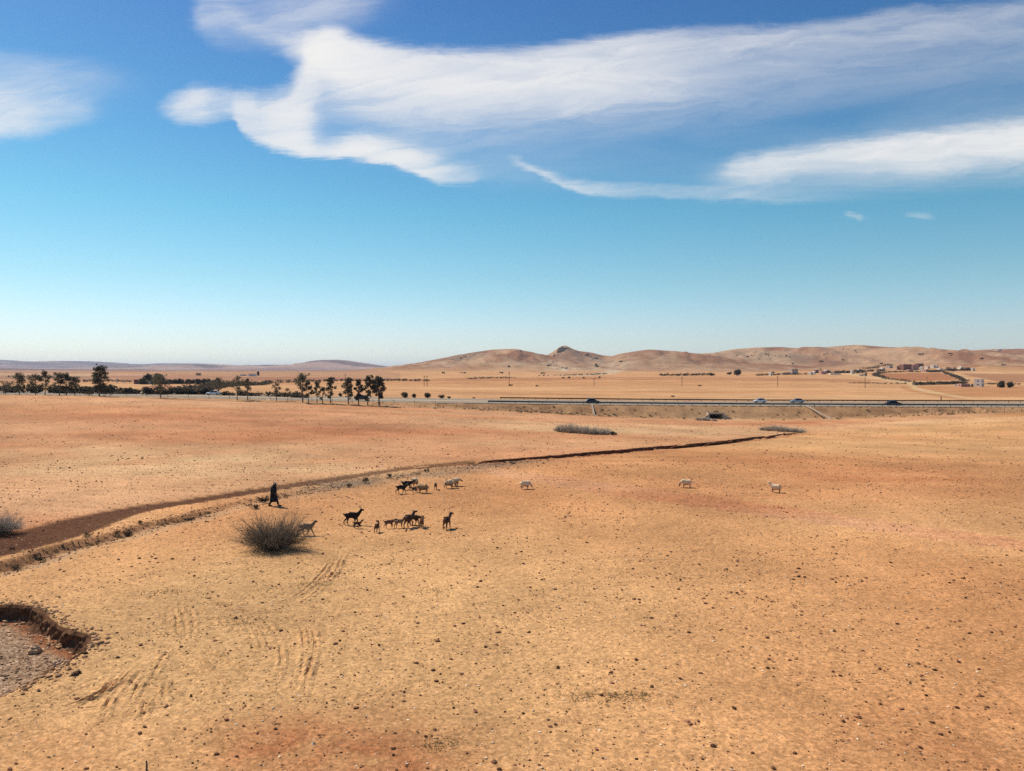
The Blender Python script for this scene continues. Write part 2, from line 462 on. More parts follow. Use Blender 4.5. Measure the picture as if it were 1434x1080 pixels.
def rough_mat(name, col, var=.25, scale=8.0, rough=.9, metal=0.0, bump=0.0, spec=.2, coat=0.0, attr=None):
    """colour with uneven tone and a little relief"""
    m, q, b = new_mat(name)
    tcn = N(q.t, 'ShaderNodeTexCoord')
    n = q.noise(tcn.outputs['Object'], scale, 6, .6)
    k = q.sstep(n, .3, .7, 1 - var, 1 + var)
    c = (*col, 1)
    if attr:
        a = N(q.t, 'ShaderNodeAttribute', attribute_name=attr)
        c = a.outputs['Color']
    mm = N(q.t, 'ShaderNodeMix', data_type='RGBA', blend_type='MULTIPLY')
    mm.inputs[0].default_value = 1
    q.link(c, mm.inputs[6]); q.t.links.new(k, mm.inputs[7])
    q.t.links.new(mm.outputs[2], b.inputs['Base Color'])
    b.inputs['Roughness'].default_value = rough; b.inputs['Metallic'].default_value = metal
    b.inputs['Specular IOR Level'].default_value = spec
    b.inputs['Coat Weight'].default_value = coat
    if bump:
        bn = N(q.t, 'ShaderNodeBump'); bn.inputs['Strength'].default_value = bump
        bn.inputs['Distance'].default_value = .02
        q.t.links.new(n, bn.inputs['Height']); q.t.links.new(bn.outputs[0], b.inputs['Normal'])
    return m

def leaf_mat(name, col, var=.4, trans=0.0):
    m, q, b = new_mat(name)
    gi = N(q.t, 'ShaderNodeNewGeometry')
    k = q.sstep(gi.outputs['Random Per Island'], 0, 1, 1 - var, 1 + var)
    mm = N(q.t, 'ShaderNodeMix', data_type='RGBA', blend_type='MULTIPLY'); mm.inputs[0].default_value = 1
    mm.inputs[6].default_value = (*col, 1); q.t.links.new(k, mm.inputs[7])
    q.t.links.new(mm.outputs[2], b.inputs['Base Color'])
    b.inputs['Roughness'].default_value = .8; b.inputs['Specular IOR Level'].default_value = .1
    if trans:
        tr_ = N(q.t, 'ShaderNodeBsdfTranslucent'); mx = N(q.t, 'ShaderNodeMixShader'); mx.inputs[0].default_value = trans
        q.t.links.new(mm.outputs[2], tr_.inputs[0]); q.t.links.new(b.outputs[0], mx.inputs[1]); q.t.links.new(tr_.outputs[0], mx.inputs[2])
        out_ = [n_ for n_ in q.t.nodes if n_.type == 'OUTPUT_MATERIAL'][0]
        q.t.links.new(mx.outputs[0], out_.inputs[0])
    return m

# ------------------------------------------------------------------ object helpers
def link(name, me, mat=None, parent=None, loc=None):
    o = bpy.data.objects.new(name, me)
    COL.objects.link(o)
    if mat is not None and me is not None and not me.materials: me.materials.append(mat)
    if parent is not None: o.parent = parent
    if loc is not None: o.location = loc
    return o

def tag(o, label, cat, group=None, kind=None):
    if label: o["label"] = label
    if cat: o["category"] = cat
    if group: o["group"] = group
    if kind: o["kind"] = kind
    return o

def thing(name, label, cat, loc, rz=0.0, group=None):
    o = link(name, None, loc=loc)
    o.rotation_euler = (0, 0, rz)
    o.empty_display_size = .3
    return tag(o, label, cat, group)

def mesh_from(name, V, Fc, smooth=False):
    me = bpy.data.meshes.new(name)
    me.from_pydata([tuple(v) for v in V], [], [tuple(f) for f in Fc])
    me.validate(); me.update()
    if smooth: me.polygons.foreach_set('use_smooth', [True] * len(me.polygons))
    return me

def np_mesh(name, V, Q, smooth=True):
    """V (n,3), Q (m,k) index array"""
    me = bpy.data.meshes.new(name)
    k = Q.shape[1]
    me.vertices.add(len(V)); me.vertices.foreach_set('co', np.ascontiguousarray(V, np.float32).ravel())
    me.loops.add(Q.size); me.loops.foreach_set('vertex_index', np.ascontiguousarray(Q, np.int32).ravel())
    me.polygons.add(len(Q)); me.polygons.foreach_set('loop_start', np.arange(0, Q.size, k, dtype=np.int32))
    me.polygons.foreach_set('loop_total', np.full(len(Q), k, np.int32))
    me.polygons.foreach_set('use_smooth', np.full(len(Q), smooth, bool))
    me.update(calc_edges=True)
    return me

class MB:
    def __init__(self): self.V, self.F = [], []
    def add(self, vs_, fs):
        o = len(self.V); self.V += [tuple(v) for v in vs_]; self.F += [tuple(o + i for i in f) for f in fs]
    def box(self, x0, x1, y0, y1, z0, z1):
        self.add([(x0,y0,z0),(x1,y0,z0),(x1,y1,z0),(x0,y1,z0),(x0,y0,z1),(x1,y0,z1),(x1,y1,z1),(x0,y1,z1)],
                 [(0,3,2,1),(4,5,6,7),(0,1,5,4),(1,2,6,5),(2,3,7,6),(3,0,4,7)])
    def tube(self, pts, rad, n=6, cap=True):
        pts = [Vector(p) for p in pts]; o = len(self.V)
        for i, p in enumerate(pts):
            t = (pts[min(i + 1, len(pts) - 1)] - pts[max(i - 1, 0)]).normalized()
            a = t.orthogonal().normalized(); b = t.cross(a)
            r_ = rad[i] if hasattr(rad, '__len__') else rad
            for k in range(n):
                w = 2 * math.pi * k / n
                self.V.append(tuple(p + (a * math.cos(w) + b * math.sin(w)) * r_))
        for i in range(len(pts) - 1):
            for k in range(n):
                k2 = (k + 1) % n
                self.F.append((o + i * n + k, o + i * n + k2, o + (i + 1) * n + k2, o + (i + 1) * n + k))
        if cap:
            self.F.append(tuple(o + k for k in range(n))[::-1]); self.F.append(tuple(o + (len(pts) - 1) * n + k for k in range(n)))
    def lathe(self, prof, n=12, axis='Z', c=(0,0,0)):
        o = len(self.V)
        for r_, h in prof:
            for k in range(n):
                w = 2 * math.pi * k / n
                p = (r_ * math.cos(w), r_ * math.sin(w), h)
                if axis == 'Y': p = (p[0], p[2], p[1])
                self.V.append((p[0] + c[0], p[1] + c[1], p[2] + c[2]))
        for i in range(len(prof) - 1):
            for k in range(n):
                k2 = (k + 1) % n
                self.F.append((o + i * n + k, o + i * n + k2, o + (i + 1) * n + k2, o + (i + 1) * n + k))
    def build(self, name, mat, parent=None, smooth=False, loc=None):
        return link(name, mesh_from(name, self.V, self.F, smooth), mat, parent, loc)

# ------------------------------------------------------------------ the ground sheet
front = np.radians(np.arange(-50, 50.001, .155))
back = np.radians(np.arange(53, 307.1, 4.0))
ANG = np.r_[front, back]
rr = [2.0, 6.0, 10.0]
r_ = 12.0
while r_ < 206: rr.append(r_); r_ += max(.09, min(.62 if 70 < r_ < 140 else 9, 1.7 * r_ * r_ / 10800))
while r_ < 290: rr.append(r_); r_ += .75
while r_ < 30000: rr.append(r_); r_ *= 1.0175
RAD = np.array(rr)
A, RR_ = np.meshgrid(ANG, RAD)
X = (np.sin(A) * RR_).ravel(); Y = (np.cos(A) * RR_).ravel()
masks = {}
Z = big_z(X, Y)
Zc = carve(X, Y, masks)
rad_f = RR_.ravel()
# clods, plough lines and hummocks as real relief
fade = 1 - sst(rad_f, 90, 210)
near_m = (Y < 214) & (Y > 5)
lump = np.clip(fbm(X / .30, Y / .30, 2, 9) - .24, 0, 1) * .10 * (1 - sst(rad_f, 60, 120)) + np.clip(fbm(X / .6, Y / .6, 2, 19) - .24, 0, 1) * .14 * sst(rad_f, 40, 90)
rel = .008 * fbm(X / 1.1, Y / 1.1, 2, 5) + lump + .010 * vnoise(X / .12, Y / .12, 12) * (1 - sst(rad_f, 20, 45))
gul = masks['gully']
rel = rel * (1 + .8 * gul * masks['gully_in'] + .4 * masks['scarp'])
d_tr, _ = poly_dist(X, Y, np.vstack([TRACK[:1] + [[-60, -10]], TRACK[::8], CHAN[8::10], CHAN[-1:] + [[40, 25]]]), 400.0)
beyond = (d_tr > 0) & near_m                       # the ploughed field behind the track
xr = X * .985 - Y * .17; yr = Y * .985 + X * .17
plough = .08 * np.sin(yr / .9 * 2 * math.pi / 1.9 + 2.2 * fbm(X / 25, Y / 25, 2, 31)) * (.6 + fbm(X / 9, Y / 3, 2, 33))
rel = rel + np.where(beyond, plough * sst(d_tr, 1.5, 4), 0) * (1 - sst(rad_f, 160, 215))
xq = X * .96 + Y * .28
drill = .010 * np.sin((Y * .96 - X * .28) * 2 * math.pi / 1.3 + 2 * fbm(X / 14, Y / 14, 2, 36)) * sst(Y, 22, 40) * (1 - sst(Y, 90, 150))
rel = rel + np.where(~beyond & near_m, drill, 0)
Z = Z + Zc + np.where(near_m, rel * (.25 + .75 * fade), 0)
# rough skin of the embankment and verge
em = (Y > Y_FOOT - 4) & (Y < Y_NEAR - .6)
Z = Z + np.where(em, .22 * fbm(X / 1.4, Y / 1.4, 3, 90), 0)

# soil colours
def rgb(r, g_, b): return np.array([r, g_, b], float)
def s2l(r, g_, b):
    c = np.array([r, g_, b]) / 255.0
    return np.where(c <= .04045, c / 12.92, ((c + .055) / 1.055) ** 2.4)
KA = 1.22
SAND, ORANGE, RED, PALE = s2l(222,171,116) / KA, s2l(216,157,104) / KA, s2l(182,110,70) / KA, s2l(226,184,134) / KA
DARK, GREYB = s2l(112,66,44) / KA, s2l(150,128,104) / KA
HILL, HILLD, FARF, FARP = s2l(196,156,120) / KA, s2l(158,112,84) / KA, s2l(220,164,112) / KA, s2l(226,180,130) / KA
C = np.zeros((len(X), 3))
n1 = np.clip(.5 + 1.3 * fbm(X / 17, Y / 26, 3, 101), 0, 1)[:, None]
n2 = np.clip(.5 + 1.4 * fbm(X / 5, Y / 7, 3, 102), 0, 1)[:, None]
wsand = np.clip(np.exp(-(((X + 6) / 17) ** 2 + ((Y - 34) / 18) ** 2)) * 1.25, 0, 1)[:, None]
C[:] = ORANGE * (1 - wsand) + SAND * wsand
C += (SAND - ORANGE) * (n1 - .5) * .8
def soft_spot(x0, y0, rx, ry, col, k, nx, ny, seed, base=.75, amp=.9, lim=None):
    m = (np.abs(X - x0) < 2.6 * rx) & (np.abs(Y - y0) < 2.6 * ry)
    if lim is not None: m &= lim
    m = np.nonzero(m)[0]
    w = np.exp(-(((X[m] - x0) / rx) ** 2 + ((Y[m] - y0) / ry) ** 2))
    if amp: w = w * (base + amp * fbm(X[m] / nx, Y[m] / ny, 3, seed))
    w = np.clip(w * k, 0, 1)[:, None]
    C[m] = C[m] * (1 - w) + col * w
def blob(px, py, rx, ry, col, k):
    p = hit(px, py, big_z)
    soft_spot(p[0], p[1], rx, ry, col, k, rx * .3, ry * .3, int(px) % 97)
# left field beyond the track
wf = (beyond * sst(d_tr, 0, 2.5))[:, None]
pf = np.clip(.5 + 1.6 * fbm(X / 40, Y / 15, 3, 104) , 0, 1)[:, None]
C = C * (1 - wf) + (s2l(212,146,100) / KA * (1 - pf * .6) + s2l(222,174,128) / KA * pf * .6) * wf
blob(130, 640, 26, 26, PALE, .75); blob(330, 650, 20, 14, PALE, .8); blob(160, 580, 44, 20, RED, .55); blob(560, 605, 26, 16, RED, .55); blob(330, 588, 40, 18, RED, .5); blob(250, 615, 24, 8, RED, .45)
blob(430, 600, 24, 10, RED, .5); blob(60, 570, 30, 20, ORANGE, .5)
blob(860, 603, 24, 15, PALE, .85); blob(980, 600, 15, 15, PALE, .9); blob(740, 592, 26, 16, PALE, .6); blob(700, 618, 16, 8, PALE, .5)
# right field
blob(1000, 645, 34, 8, RED, .42); blob(1290, 668, 26, 10, RED, .55); blob(1150, 690, 24, 8, RED, .32); blob(900, 632, 18, 4, RED, .4)
blob(1290, 625, 34, 13, SAND, .75); blob(1400, 600, 40, 22, SAND, .8); blob(1330, 590, 30, 9, PALE, .8); blob(1120, 592, 12, 14, RED, .75)
blob(470, 1050, 3.0, 2.2, RED, .85); blob(400, 1030, 2.2, 1.4, RED, .45); blob(560, 1075, 2.2, 1.5, RED, .5); blob(30, 1060, 3, 2, RED, .35); blob(1330, 1040, 4, 3, RED, .3)
blob(850, 820, 10, 7, SAND, .35); blob(430, 900, 8, 6, SAND, .55)
C = C * (1 - .16 * (n2 - .5)) 
mk = lambda w, col: C.__setitem__(slice(None), C * (1 - np.clip(w, 0, 1)[:, None]) + col * np.clip(w, 0, 1)[:, None])
tfade = np.interp(X, [-40, -26, -10, 10], [1.0, .92, .75, .5])
mk(masks['track'] * tfade, DARK * .62)
mk(masks['chan'] * .5, RED * .9)
mk(masks['scarp'] * .8, DARK * 1.1); mk(masks['scarp_bed'] * .45, PALE * .8)  # lip face darkened, its shadow painted into the ground colour
dw, _ = poly_dist(X, Y, WASH, 8.0)
mk(np.exp(-(dw / 2.6) ** 2) * (.5 + .9 * fbm(X / 2.2, Y / 2.2, 3, 120)), GREYB * .9)
mk(sst(masks['gully'], .5, 1) * .95, RED * .75)
mk(masks['gully_in'] * (.85 + .6 * fbm(X / 1.1, Y / 1.1, 3, 123)), s2l(184,138,96) / KA)
# verge and embankment
nv = np.clip(.5 + 1.5 * fbm(X / 3.2, Y / 2.0, 4, 130), 0, 1)[:, None]
VERGE = s2l(176,132,94) / KA * (1 - nv) + s2l(206,158,112) / KA * nv
wv = (sst(Y, Y_FOOT - 5, Y_FOOT + .5) * (Y < 280))[:, None] * np.ones_like(nv)
C = C * (1 - wv) + VERGE * wv
soft_spot(58, 219, 13, 9, s2l(214,172,126) / KA, .8, 4, 3, 133, .8, .5)
# far ground
wf2 = sst(Y, 264, 276)[:, None]
st = np.clip(.5 + 1.5 * fbm(X / 300, Y / 55, 3, 140), 0, 1)[:, None]
st2 = np.clip(.5 + 1.2 * fbm(X / 900, Y / 210, 3, 141), 0, 1)[:, None]
FAR = FARF * (1 - st * .6) + FARP * st * .6
FAR = FAR * (1 - .35 * (1 - st2)) + s2l(178,118,76) / KA * (.35 * (1 - st2))
wh = np.clip(sst(rad_f, 1250, 1750), 0, 1)[:, None]
hn = np.clip(.5 + 2.3 * fbm(X / 120, Y / 260, 5, 150, .6), 0, 1)[:, None]
FAR = FAR * (1 - wh) + (HILLD * (1 - hn) + HILL * hn) * wh
wl = np.clip(sst(rad_f, 3600, 5200), 0, 1)[:, None]
ln_ = np.clip(.5 + 1.6 * fbm(X / 1400, Y / 500, 3, 155), 0, 1)[:, None]
FAR = FAR * (1 - wl) + (s2l(112,84,80) / KA * (1 - ln_) + s2l(186,150,130) / KA * ln_) * wl
C = C * (1 - wf2) + FAR * wf2
farm = Y > 270
def patch(pts, col, k=1.0, soft=None):
    pl = line_w(pts)
    m = np.nonzero(farm & (X > pl[:,0].min() - 5) & (X < pl[:,0].max() + 5) & (Y > pl[:,1].min() - 5) & (Y < pl[:,1].max() + 5))[0]
    q = m[in_poly(X[m], Y[m], pl)]
    C[q] = C[q] * (1 - k) + col * k
def lane(pts, half, col, k=1.0):
    pl = resample(line_w(pts), 8.0)
    d, _ = poly_dist(X, Y, pl, half * 4)
    w = (1 - sst(np.abs(d), half * .6, half * 1.5)) * k * farm
    mk(w, col)
RF = s2l(176,112,74) / KA
patch([(1232,523.5),(1322,522),(1350,531.5),(1300,533.5),(1262,533),(1236,528)], RF, .85)
patch([(1352,523),(1434,524),(1500,526),(1500,536),(1400,535),(1345,524)], s2l(172,122,88) / KA, .8)
patch([(1280,541),(1434,541),(1500,542),(1500,556),(1345,556),(1300,546)], s2l(198,138,90) / KA, .75)
patch([(840,528),(1000,528),(1120,529.5),(1220,533),(1220,536),(1000,533),(820,532)], RF, .45)
patch([(560,531),(840,528),(840,532),(700,533),(560,533.5)], RF, .6)
patch([(-80,518.5),(200,519),(430,520.5),(560,522),(560,533),(300,534),(-80,534)], s2l(178,132,102) / KA, .55)
patch([(-80,523),(120,523.5),(240,525),(240,526.5),(-80,526)], s2l(216,176,140) / KA, .6)
patch([(330,528),(430,528),(560,531),(560,533),(400,533),(320,533)], s2l(168,112,84) / KA, .7)
patch([(150,526),(330,527),(320,532),(170,534)], s2l(172,120,92) / KA, .6)
patch([(200,541),(330,540),(300,546),(200,550)], s2l(176,112,80) / KA, .8)
patch([(0,525),(130,527),(150,531),(0,531)], s2l(150,112,90) / KA, .5)
PATHC = s2l(222,184,134) / KA
lane([(1352,560),(1342,557),(1325,553),(1300,549),(1282,545),(1276,541.5),(1281,538.5)], 3.2, PATHC, .95)
lane([(1358,561),(1335,557.5),(1312,553),(1290,550),(1271,545),(1268,541)], 3.0, s2l(190,128,84) / KA, .6)
lane([(1281,538),(1270,535),(1245,532),(1222,529),(1200,525.5),(1185,523.5),(1160,522.5)], 7.0, PATHC, .9)
lane([(1325,522),(1340,527),(1350,531.5),(1375,533)], 6.0, PATHC, .7)
lane([(860,519),(840,524),(810,526),(780,525.5)], 16.0, s2l(214,186,150) / KA, .8)
# darker ploughed strips
for _ in range(46):
    px, py = R.uniform(540, 1430), R.uniform(528, 554)
    p = hit(px, py, big_z)
    if p is None or p[1] < 280 or p[1] > 1200: continue
    w_ = R.uniform(10, 45)
    soft_spot(p[0], p[1], w_, 3 + p[1] * .006, s2l(182,120,76) / KA, R.uniform(.2, .6), 1, 1, 0, amp=0, lim=farm)
# stony patches on the hills
for px, py, rx, col, k in [(648,503,60,(150,128,106),.8),(625,507,50,(205,180,150),.5),(775,508,36,(214,190,158),.7),(790,516,40,(220,196,160),.85),(800,515,16,(110,92,78),.6),(787,496,45,(120,104,94),.85),(830,503,60,(150,130,112),.6),(850,517,60,(218,192,154),.6),(862,512,50,(216,190,154),.6),(1060,497,80,(150,130,104),.55),(1100,500,90,(160,138,110),.5),(1180,497,70,(170,130,100),.5),(720,506,60,(190,165,132),.5),(905,497,50,(150,106,80),.5),(1040,512,110,(150,104,78),.6),(950,510,120,(196,164,128),.5)]:
    p = hit(px, py, big_z)
    if p is None: continue
    soft_spot(p[0], p[1], rx, rx * 3.0, s2l(*col) / KA, k, rx * .25, rx * .5, int(px) % 53, .7, 1.6)
C = np.clip(C, .01, .9)

nr, na = len(RAD), len(ANG)
ii = np.arange(nr - 1)[:, None] * na; jj = np.arange(na)[None, :]; j2 = (jj + 1) % na
Qd = np.stack([ii + jj, ii + na + jj, ii + na + j2, ii + j2], -1).reshape(-1, 4)[:, ::-1]
cx = X[Qd].mean(1); cy = Y[Qd].mean(1)
keep = ~((cx > CV_X0 + .05) & (cx < CV_X1 - .05) & (cy > CV_Y0 - .2) & (cy < CV_Y1))
Qd = Qd[keep]
V = np.c_[X, Y, Z]
# close the small disc under the viewer
V = np.vstack([V, [[0, 0, float(Z[0])]]])
me = np_mesh("ground", V, Qd, True)
cap = bmesh.new(); cap.from_mesh(me); cap.verts.ensure_lookup_table()
c0 = cap.verts[len(V) - 1]
for j in range(na):
    cap.faces.new((cap.verts[j], cap.verts[(j + 1) % na], c0)[::-1])
cap.to_mesh(me); cap.free()
me.polygons.foreach_set('use_smooth', np.ones(len(me.polygons), bool))
ca = me.color_attributes.new("soil", 'FLOAT_COLOR', 'POINT')
cc = np.ones((len(V), 4), np.float32); cc[:-1, :3] = C; cc[-1, :3] = C[0]
ca.data.foreach_set('color', cc.ravel())
am = me.attributes.new("stony", 'FLOAT', 'POINT')
sto = np.zeros(len(V), np.float32); sto[:-1] = np.clip(masks['gully_in'] + np.exp(-(dw / 2.6) ** 2) * .25 + masks['scarp_bed'] * .5, 0, 1)
am.data.foreach_set('value', sto)

m_ground, q, b = new_mat("dry_soil")
at = N(q.t, 'ShaderNodeAttribute', attribute_name="soil")
geo = N(q.t, 'ShaderNodeNewGeometry')
pos = geo.outputs['Position']
sep = N(q.t, 'ShaderNodeSeparateXYZ'); q.t.links.new(pos, sep.inputs[0])
flat = q.xyz(sep.outputs[0], sep.outputs[1], 0.0)
fine = q.noise(flat, 7.0, 8, .68)
mid = q.noise(flat, 1.4, 6, .6)
strk = q.noise(q.xyz(q.m('MULTIPLY', sep.outputs[0], .5), q.m('MULTIPLY', sep.outputs[1], .35), 0.0), 1.0, 8, .66)
dist = N(q.t, 'ShaderNodeVectorMath', operation='LENGTH'); q.t.links.new(pos, dist.inputs[0])
far_n = q.noise(flat, .05, 8, .68)
k = q.sstep(fine, .30, .70, .80, 1.17)
k = q.m('MULTIPLY', k, q.sstep(q.noise(flat, 26.0, 4, .7), .3, .7, .82, 1.17))
for csc, c0, c1 in ((16.0, .80, 1.16), (7.5, .80, 1.17), (3.1, .94, 1.05), (1.25, .975, 1.025)):      # uneven crumbs, each with its own tone
    cv_ = N(q.t, 'ShaderNodeTexVoronoi', feature='F1'); q.t.links.new(flat, cv_.inputs['Vector']); cv_.inputs['Scale'].default_value = csc
    cs_ = N(q.t, 'ShaderNodeSeparateColor'); q.t.links.new(cv_.outputs['Color'], cs_.inputs[0])
    mr_ = N(q.t, 'ShaderNodeMapRange'); q.t.links.new(cs_.outputs[2], mr_.inputs[0]); mr_.inputs[3].default_value = c0; mr_.inputs[4].default_value = c1
    k = q.m('MULTIPLY', k, mr_.outputs[0])
k = q.m('MULTIPLY', k, q.sstep(mid, .25, .75, .95, 1.04))
k = q.m('MULTIPLY', k, q.sstep(strk, .28, .72, .95, 1.045))
k = q.m('MULTIPLY', k, q.sstep(far_n, .3, .7, .86, 1.13))
k = q.m('MULTIPLY', k, q.sstep(q.noise(flat, .016, 8, .7), .3, .7, .86, 1.13))
col = q.mix(1.0, at.outputs['Color'], q.xyz(k, k, k), 'MULTIPLY')
# small dark clods and pale grit lying between the modelled ones
spk = None
for vsc, rad_, cut, amt in ((8.0, .24, .55, .7), (3.0, .19, .6, .62), (1.1, .11, .66, .35), (.06, .16, .7, .4)):
    vor = N(q.t, 'ShaderNodeTexVoronoi', feature='F1'); q.t.links.new(flat, vor.inputs['Vector']); vor.inputs['Scale'].default_value = vsc
    vor.inputs['Randomness'].default_value = 1.0
    sp_ = q.sstep(vor.outputs['Distance'], rad_ * .5, rad_, 1.0, 0.0)
    vsel = N(q.t, 'ShaderNodeSeparateColor'); q.t.links.new(vor.outputs['Color'], vsel.inputs[0])
    dk = q.m('MULTIPLY', sp_, q.sstep(vsel.outputs[0], cut, cut + .25))
    if vsc < .1: dk = q.m('MULTIPLY', dk, q.sstep(sep.outputs[1], 1300.0, 1700.0))
    lt = q.m('MULTIPLY', sp_, q.sstep(vsel.outputs[1], .84, .92))
    col = q.mix(q.m('MULTIPLY', dk, amt), col, (.12, .055, .026, 1))
    if vsc > 1: col = q.mix(q.m('MULTIPLY', lt, .45), col, (.66, .50, .34, 1))
    if spk is None: spk = sp_
sa = N(q.t, 'ShaderNodeAttribute', attribute_name="stony")
vg = N(q.t, 'ShaderNodeTexVoronoi', feature='F1'); q.t.links.new(flat, vg.inputs['Vector']); vg.inputs['Scale'].default_value = 11.0
vgs = N(q.t, 'ShaderNodeSeparateColor'); q.t.links.new(vg.outputs['Color'], vgs.inputs[0])
gcol = q.ramp(vgs.outputs[0], [(0, (.13, .08, .05)), (.5, (.31, .20, .12)), (.85, (.42, .29, .18)), (1, (.62, .46, .31))])
col = q.mix(q.m('MULTIPLY', sa.outputs['Fac'], .75), col, gcol)
q.t.links.new(col, b.inputs['Base Color'])
b.inputs['Roughness'].default_value = 1.0; b.inputs['Specular IOR Level'].default_value = .05
bn = N(q.t, 'ShaderNodeBump'); bn.inputs['Strength'].default_value = .12; bn.inputs['Distance'].default_value = .03
hgt = q.m('ADD', q.m('MULTIPLY', fine, .5), q.m('MULTIPLY', mid, .08))
hgt = q.m('ADD', hgt, q.m('MULTIPLY', spk, .25))
q.t.links.new(hgt, bn.inputs['Height'])
bf = N(q.t, 'ShaderNodeBump'); bf.inputs['Strength'].default_value = .9; bf.inputs['Distance'].default_value = 9.0
q.t.links.new(q.m('MULTIPLY', q.noise(flat, .012, 8, .62), q.sstep(sep.outputs[1], 1200.0, 1700.0)), bf.inputs['Height'])
q.t.links.new(bf.outputs[0], bn.inputs['Normal'])
q.t.links.new(bn.outputs[0], b.inputs['Normal'])
ground = link("ground", me, m_ground)
ground["kind"] = "structure"

# crumbling earth wall round the gully
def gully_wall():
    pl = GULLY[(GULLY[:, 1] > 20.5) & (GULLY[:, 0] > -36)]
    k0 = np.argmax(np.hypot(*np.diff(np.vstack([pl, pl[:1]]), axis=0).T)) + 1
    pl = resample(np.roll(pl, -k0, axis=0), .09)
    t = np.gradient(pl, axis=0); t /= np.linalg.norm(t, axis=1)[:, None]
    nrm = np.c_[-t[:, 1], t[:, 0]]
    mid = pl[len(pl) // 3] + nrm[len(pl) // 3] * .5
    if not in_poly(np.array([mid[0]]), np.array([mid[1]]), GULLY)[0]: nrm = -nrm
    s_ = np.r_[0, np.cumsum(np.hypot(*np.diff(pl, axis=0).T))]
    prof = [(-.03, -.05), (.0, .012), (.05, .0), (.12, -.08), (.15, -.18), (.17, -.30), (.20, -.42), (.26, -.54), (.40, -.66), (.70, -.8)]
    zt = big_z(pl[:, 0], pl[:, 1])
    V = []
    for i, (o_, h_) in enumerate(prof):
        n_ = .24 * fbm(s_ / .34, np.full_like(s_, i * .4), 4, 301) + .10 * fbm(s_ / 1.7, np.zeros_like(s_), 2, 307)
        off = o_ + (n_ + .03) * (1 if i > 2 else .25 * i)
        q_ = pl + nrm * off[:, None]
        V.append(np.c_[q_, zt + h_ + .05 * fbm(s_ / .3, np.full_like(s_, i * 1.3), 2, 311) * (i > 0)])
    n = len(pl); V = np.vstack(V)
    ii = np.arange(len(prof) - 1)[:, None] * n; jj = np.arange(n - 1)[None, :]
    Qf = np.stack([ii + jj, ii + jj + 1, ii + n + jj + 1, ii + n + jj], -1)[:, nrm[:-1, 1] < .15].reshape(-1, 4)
    o = link("gully_bank", np_mesh("gully_bank", V, Qf, False), rough_mat("shade_dark_bank_earth", (.13, .066, .036), .45, 5, 1, bump=1.0, spec=0))  # earth colour lowered to carry the shade of the bank face
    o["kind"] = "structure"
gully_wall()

# wheel ruts: each one a narrow groove between two crumbled berms
def soil_at(x, y):
    i = np.clip(np.searchsorted(RAD, np.hypot(x, y)), 0, nr - 1)
    j = np.clip(np.searchsorted(front, np.arctan2(x, y)), 0, len(front) - 1)
    return C[i * na + j]
for n_r, pl in enumerate(RUTS):
    pl = resample(pl, .07)
    t = np.gradient(pl, axis=0); t /= np.linalg.norm(t, axis=1)[:, None] + 1e-9
    nrm = np.c_[-t[:, 1], t[:, 0]]; n = len(pl)
    s_ = np.arange(n) * .07
    end = np.minimum(1, np.minimum(s_, s_[::-1]) / 1.5) * 1.15 * np.clip(.75 + 1.3 * fbm(s_ / .9, s_ * 0 + n_r, 2, 501), 0, 1.3)
    prof = [(-.30, -.03), (-.21, .02), (-.14, .062), (-.09, .054), (-.035, .003), (.035, .003), (.09, .052), (.14, .060), (.21, .02), (.30, -.03)]
    V, cl_ = [], []
    for i, (o_, h_) in enumerate(prof):
        wv_ = o_ + .05 * fbm(s_ / .25, s_ * 0 + i * 3.1 + n_r, 2, 503)
        q_ = pl + nrm * wv_[:, None]
        hh = h_ * end * (1 + 1.1 * fbm(s_ / .16, s_ * 0 + i * 1.7, 2, 507)) if h_ > .005 else h_ + 0 * end
        V.append(np.c_[q_, ground_z(q_[:, 0], q_[:, 1]) + hh + .004]); cl_.append(soil_at(q_[:, 0], q_[:, 1]))
    V = np.vstack(V); cl_ = np.vstack(cl_)
    ii = np.arange(len(prof) - 1)[:, None] * n; jj = np.arange(n - 1)[None, :]
    me = np_mesh("wheel_rut", V, np.stack([ii + jj, ii + n + jj, ii + n + jj + 1, ii + jj + 1], -1).reshape(-1, 4)[:, ::-1], False)
    ca = me.color_attributes.new("soil", 'FLOAT_COLOR', 'POINT')
    cc = np.ones((len(V), 4), np.float32); cc[:, :3] = cl_; ca.data.foreach_set('color', cc.ravel())
    link("wheel_rut", me, m_ground, ground)

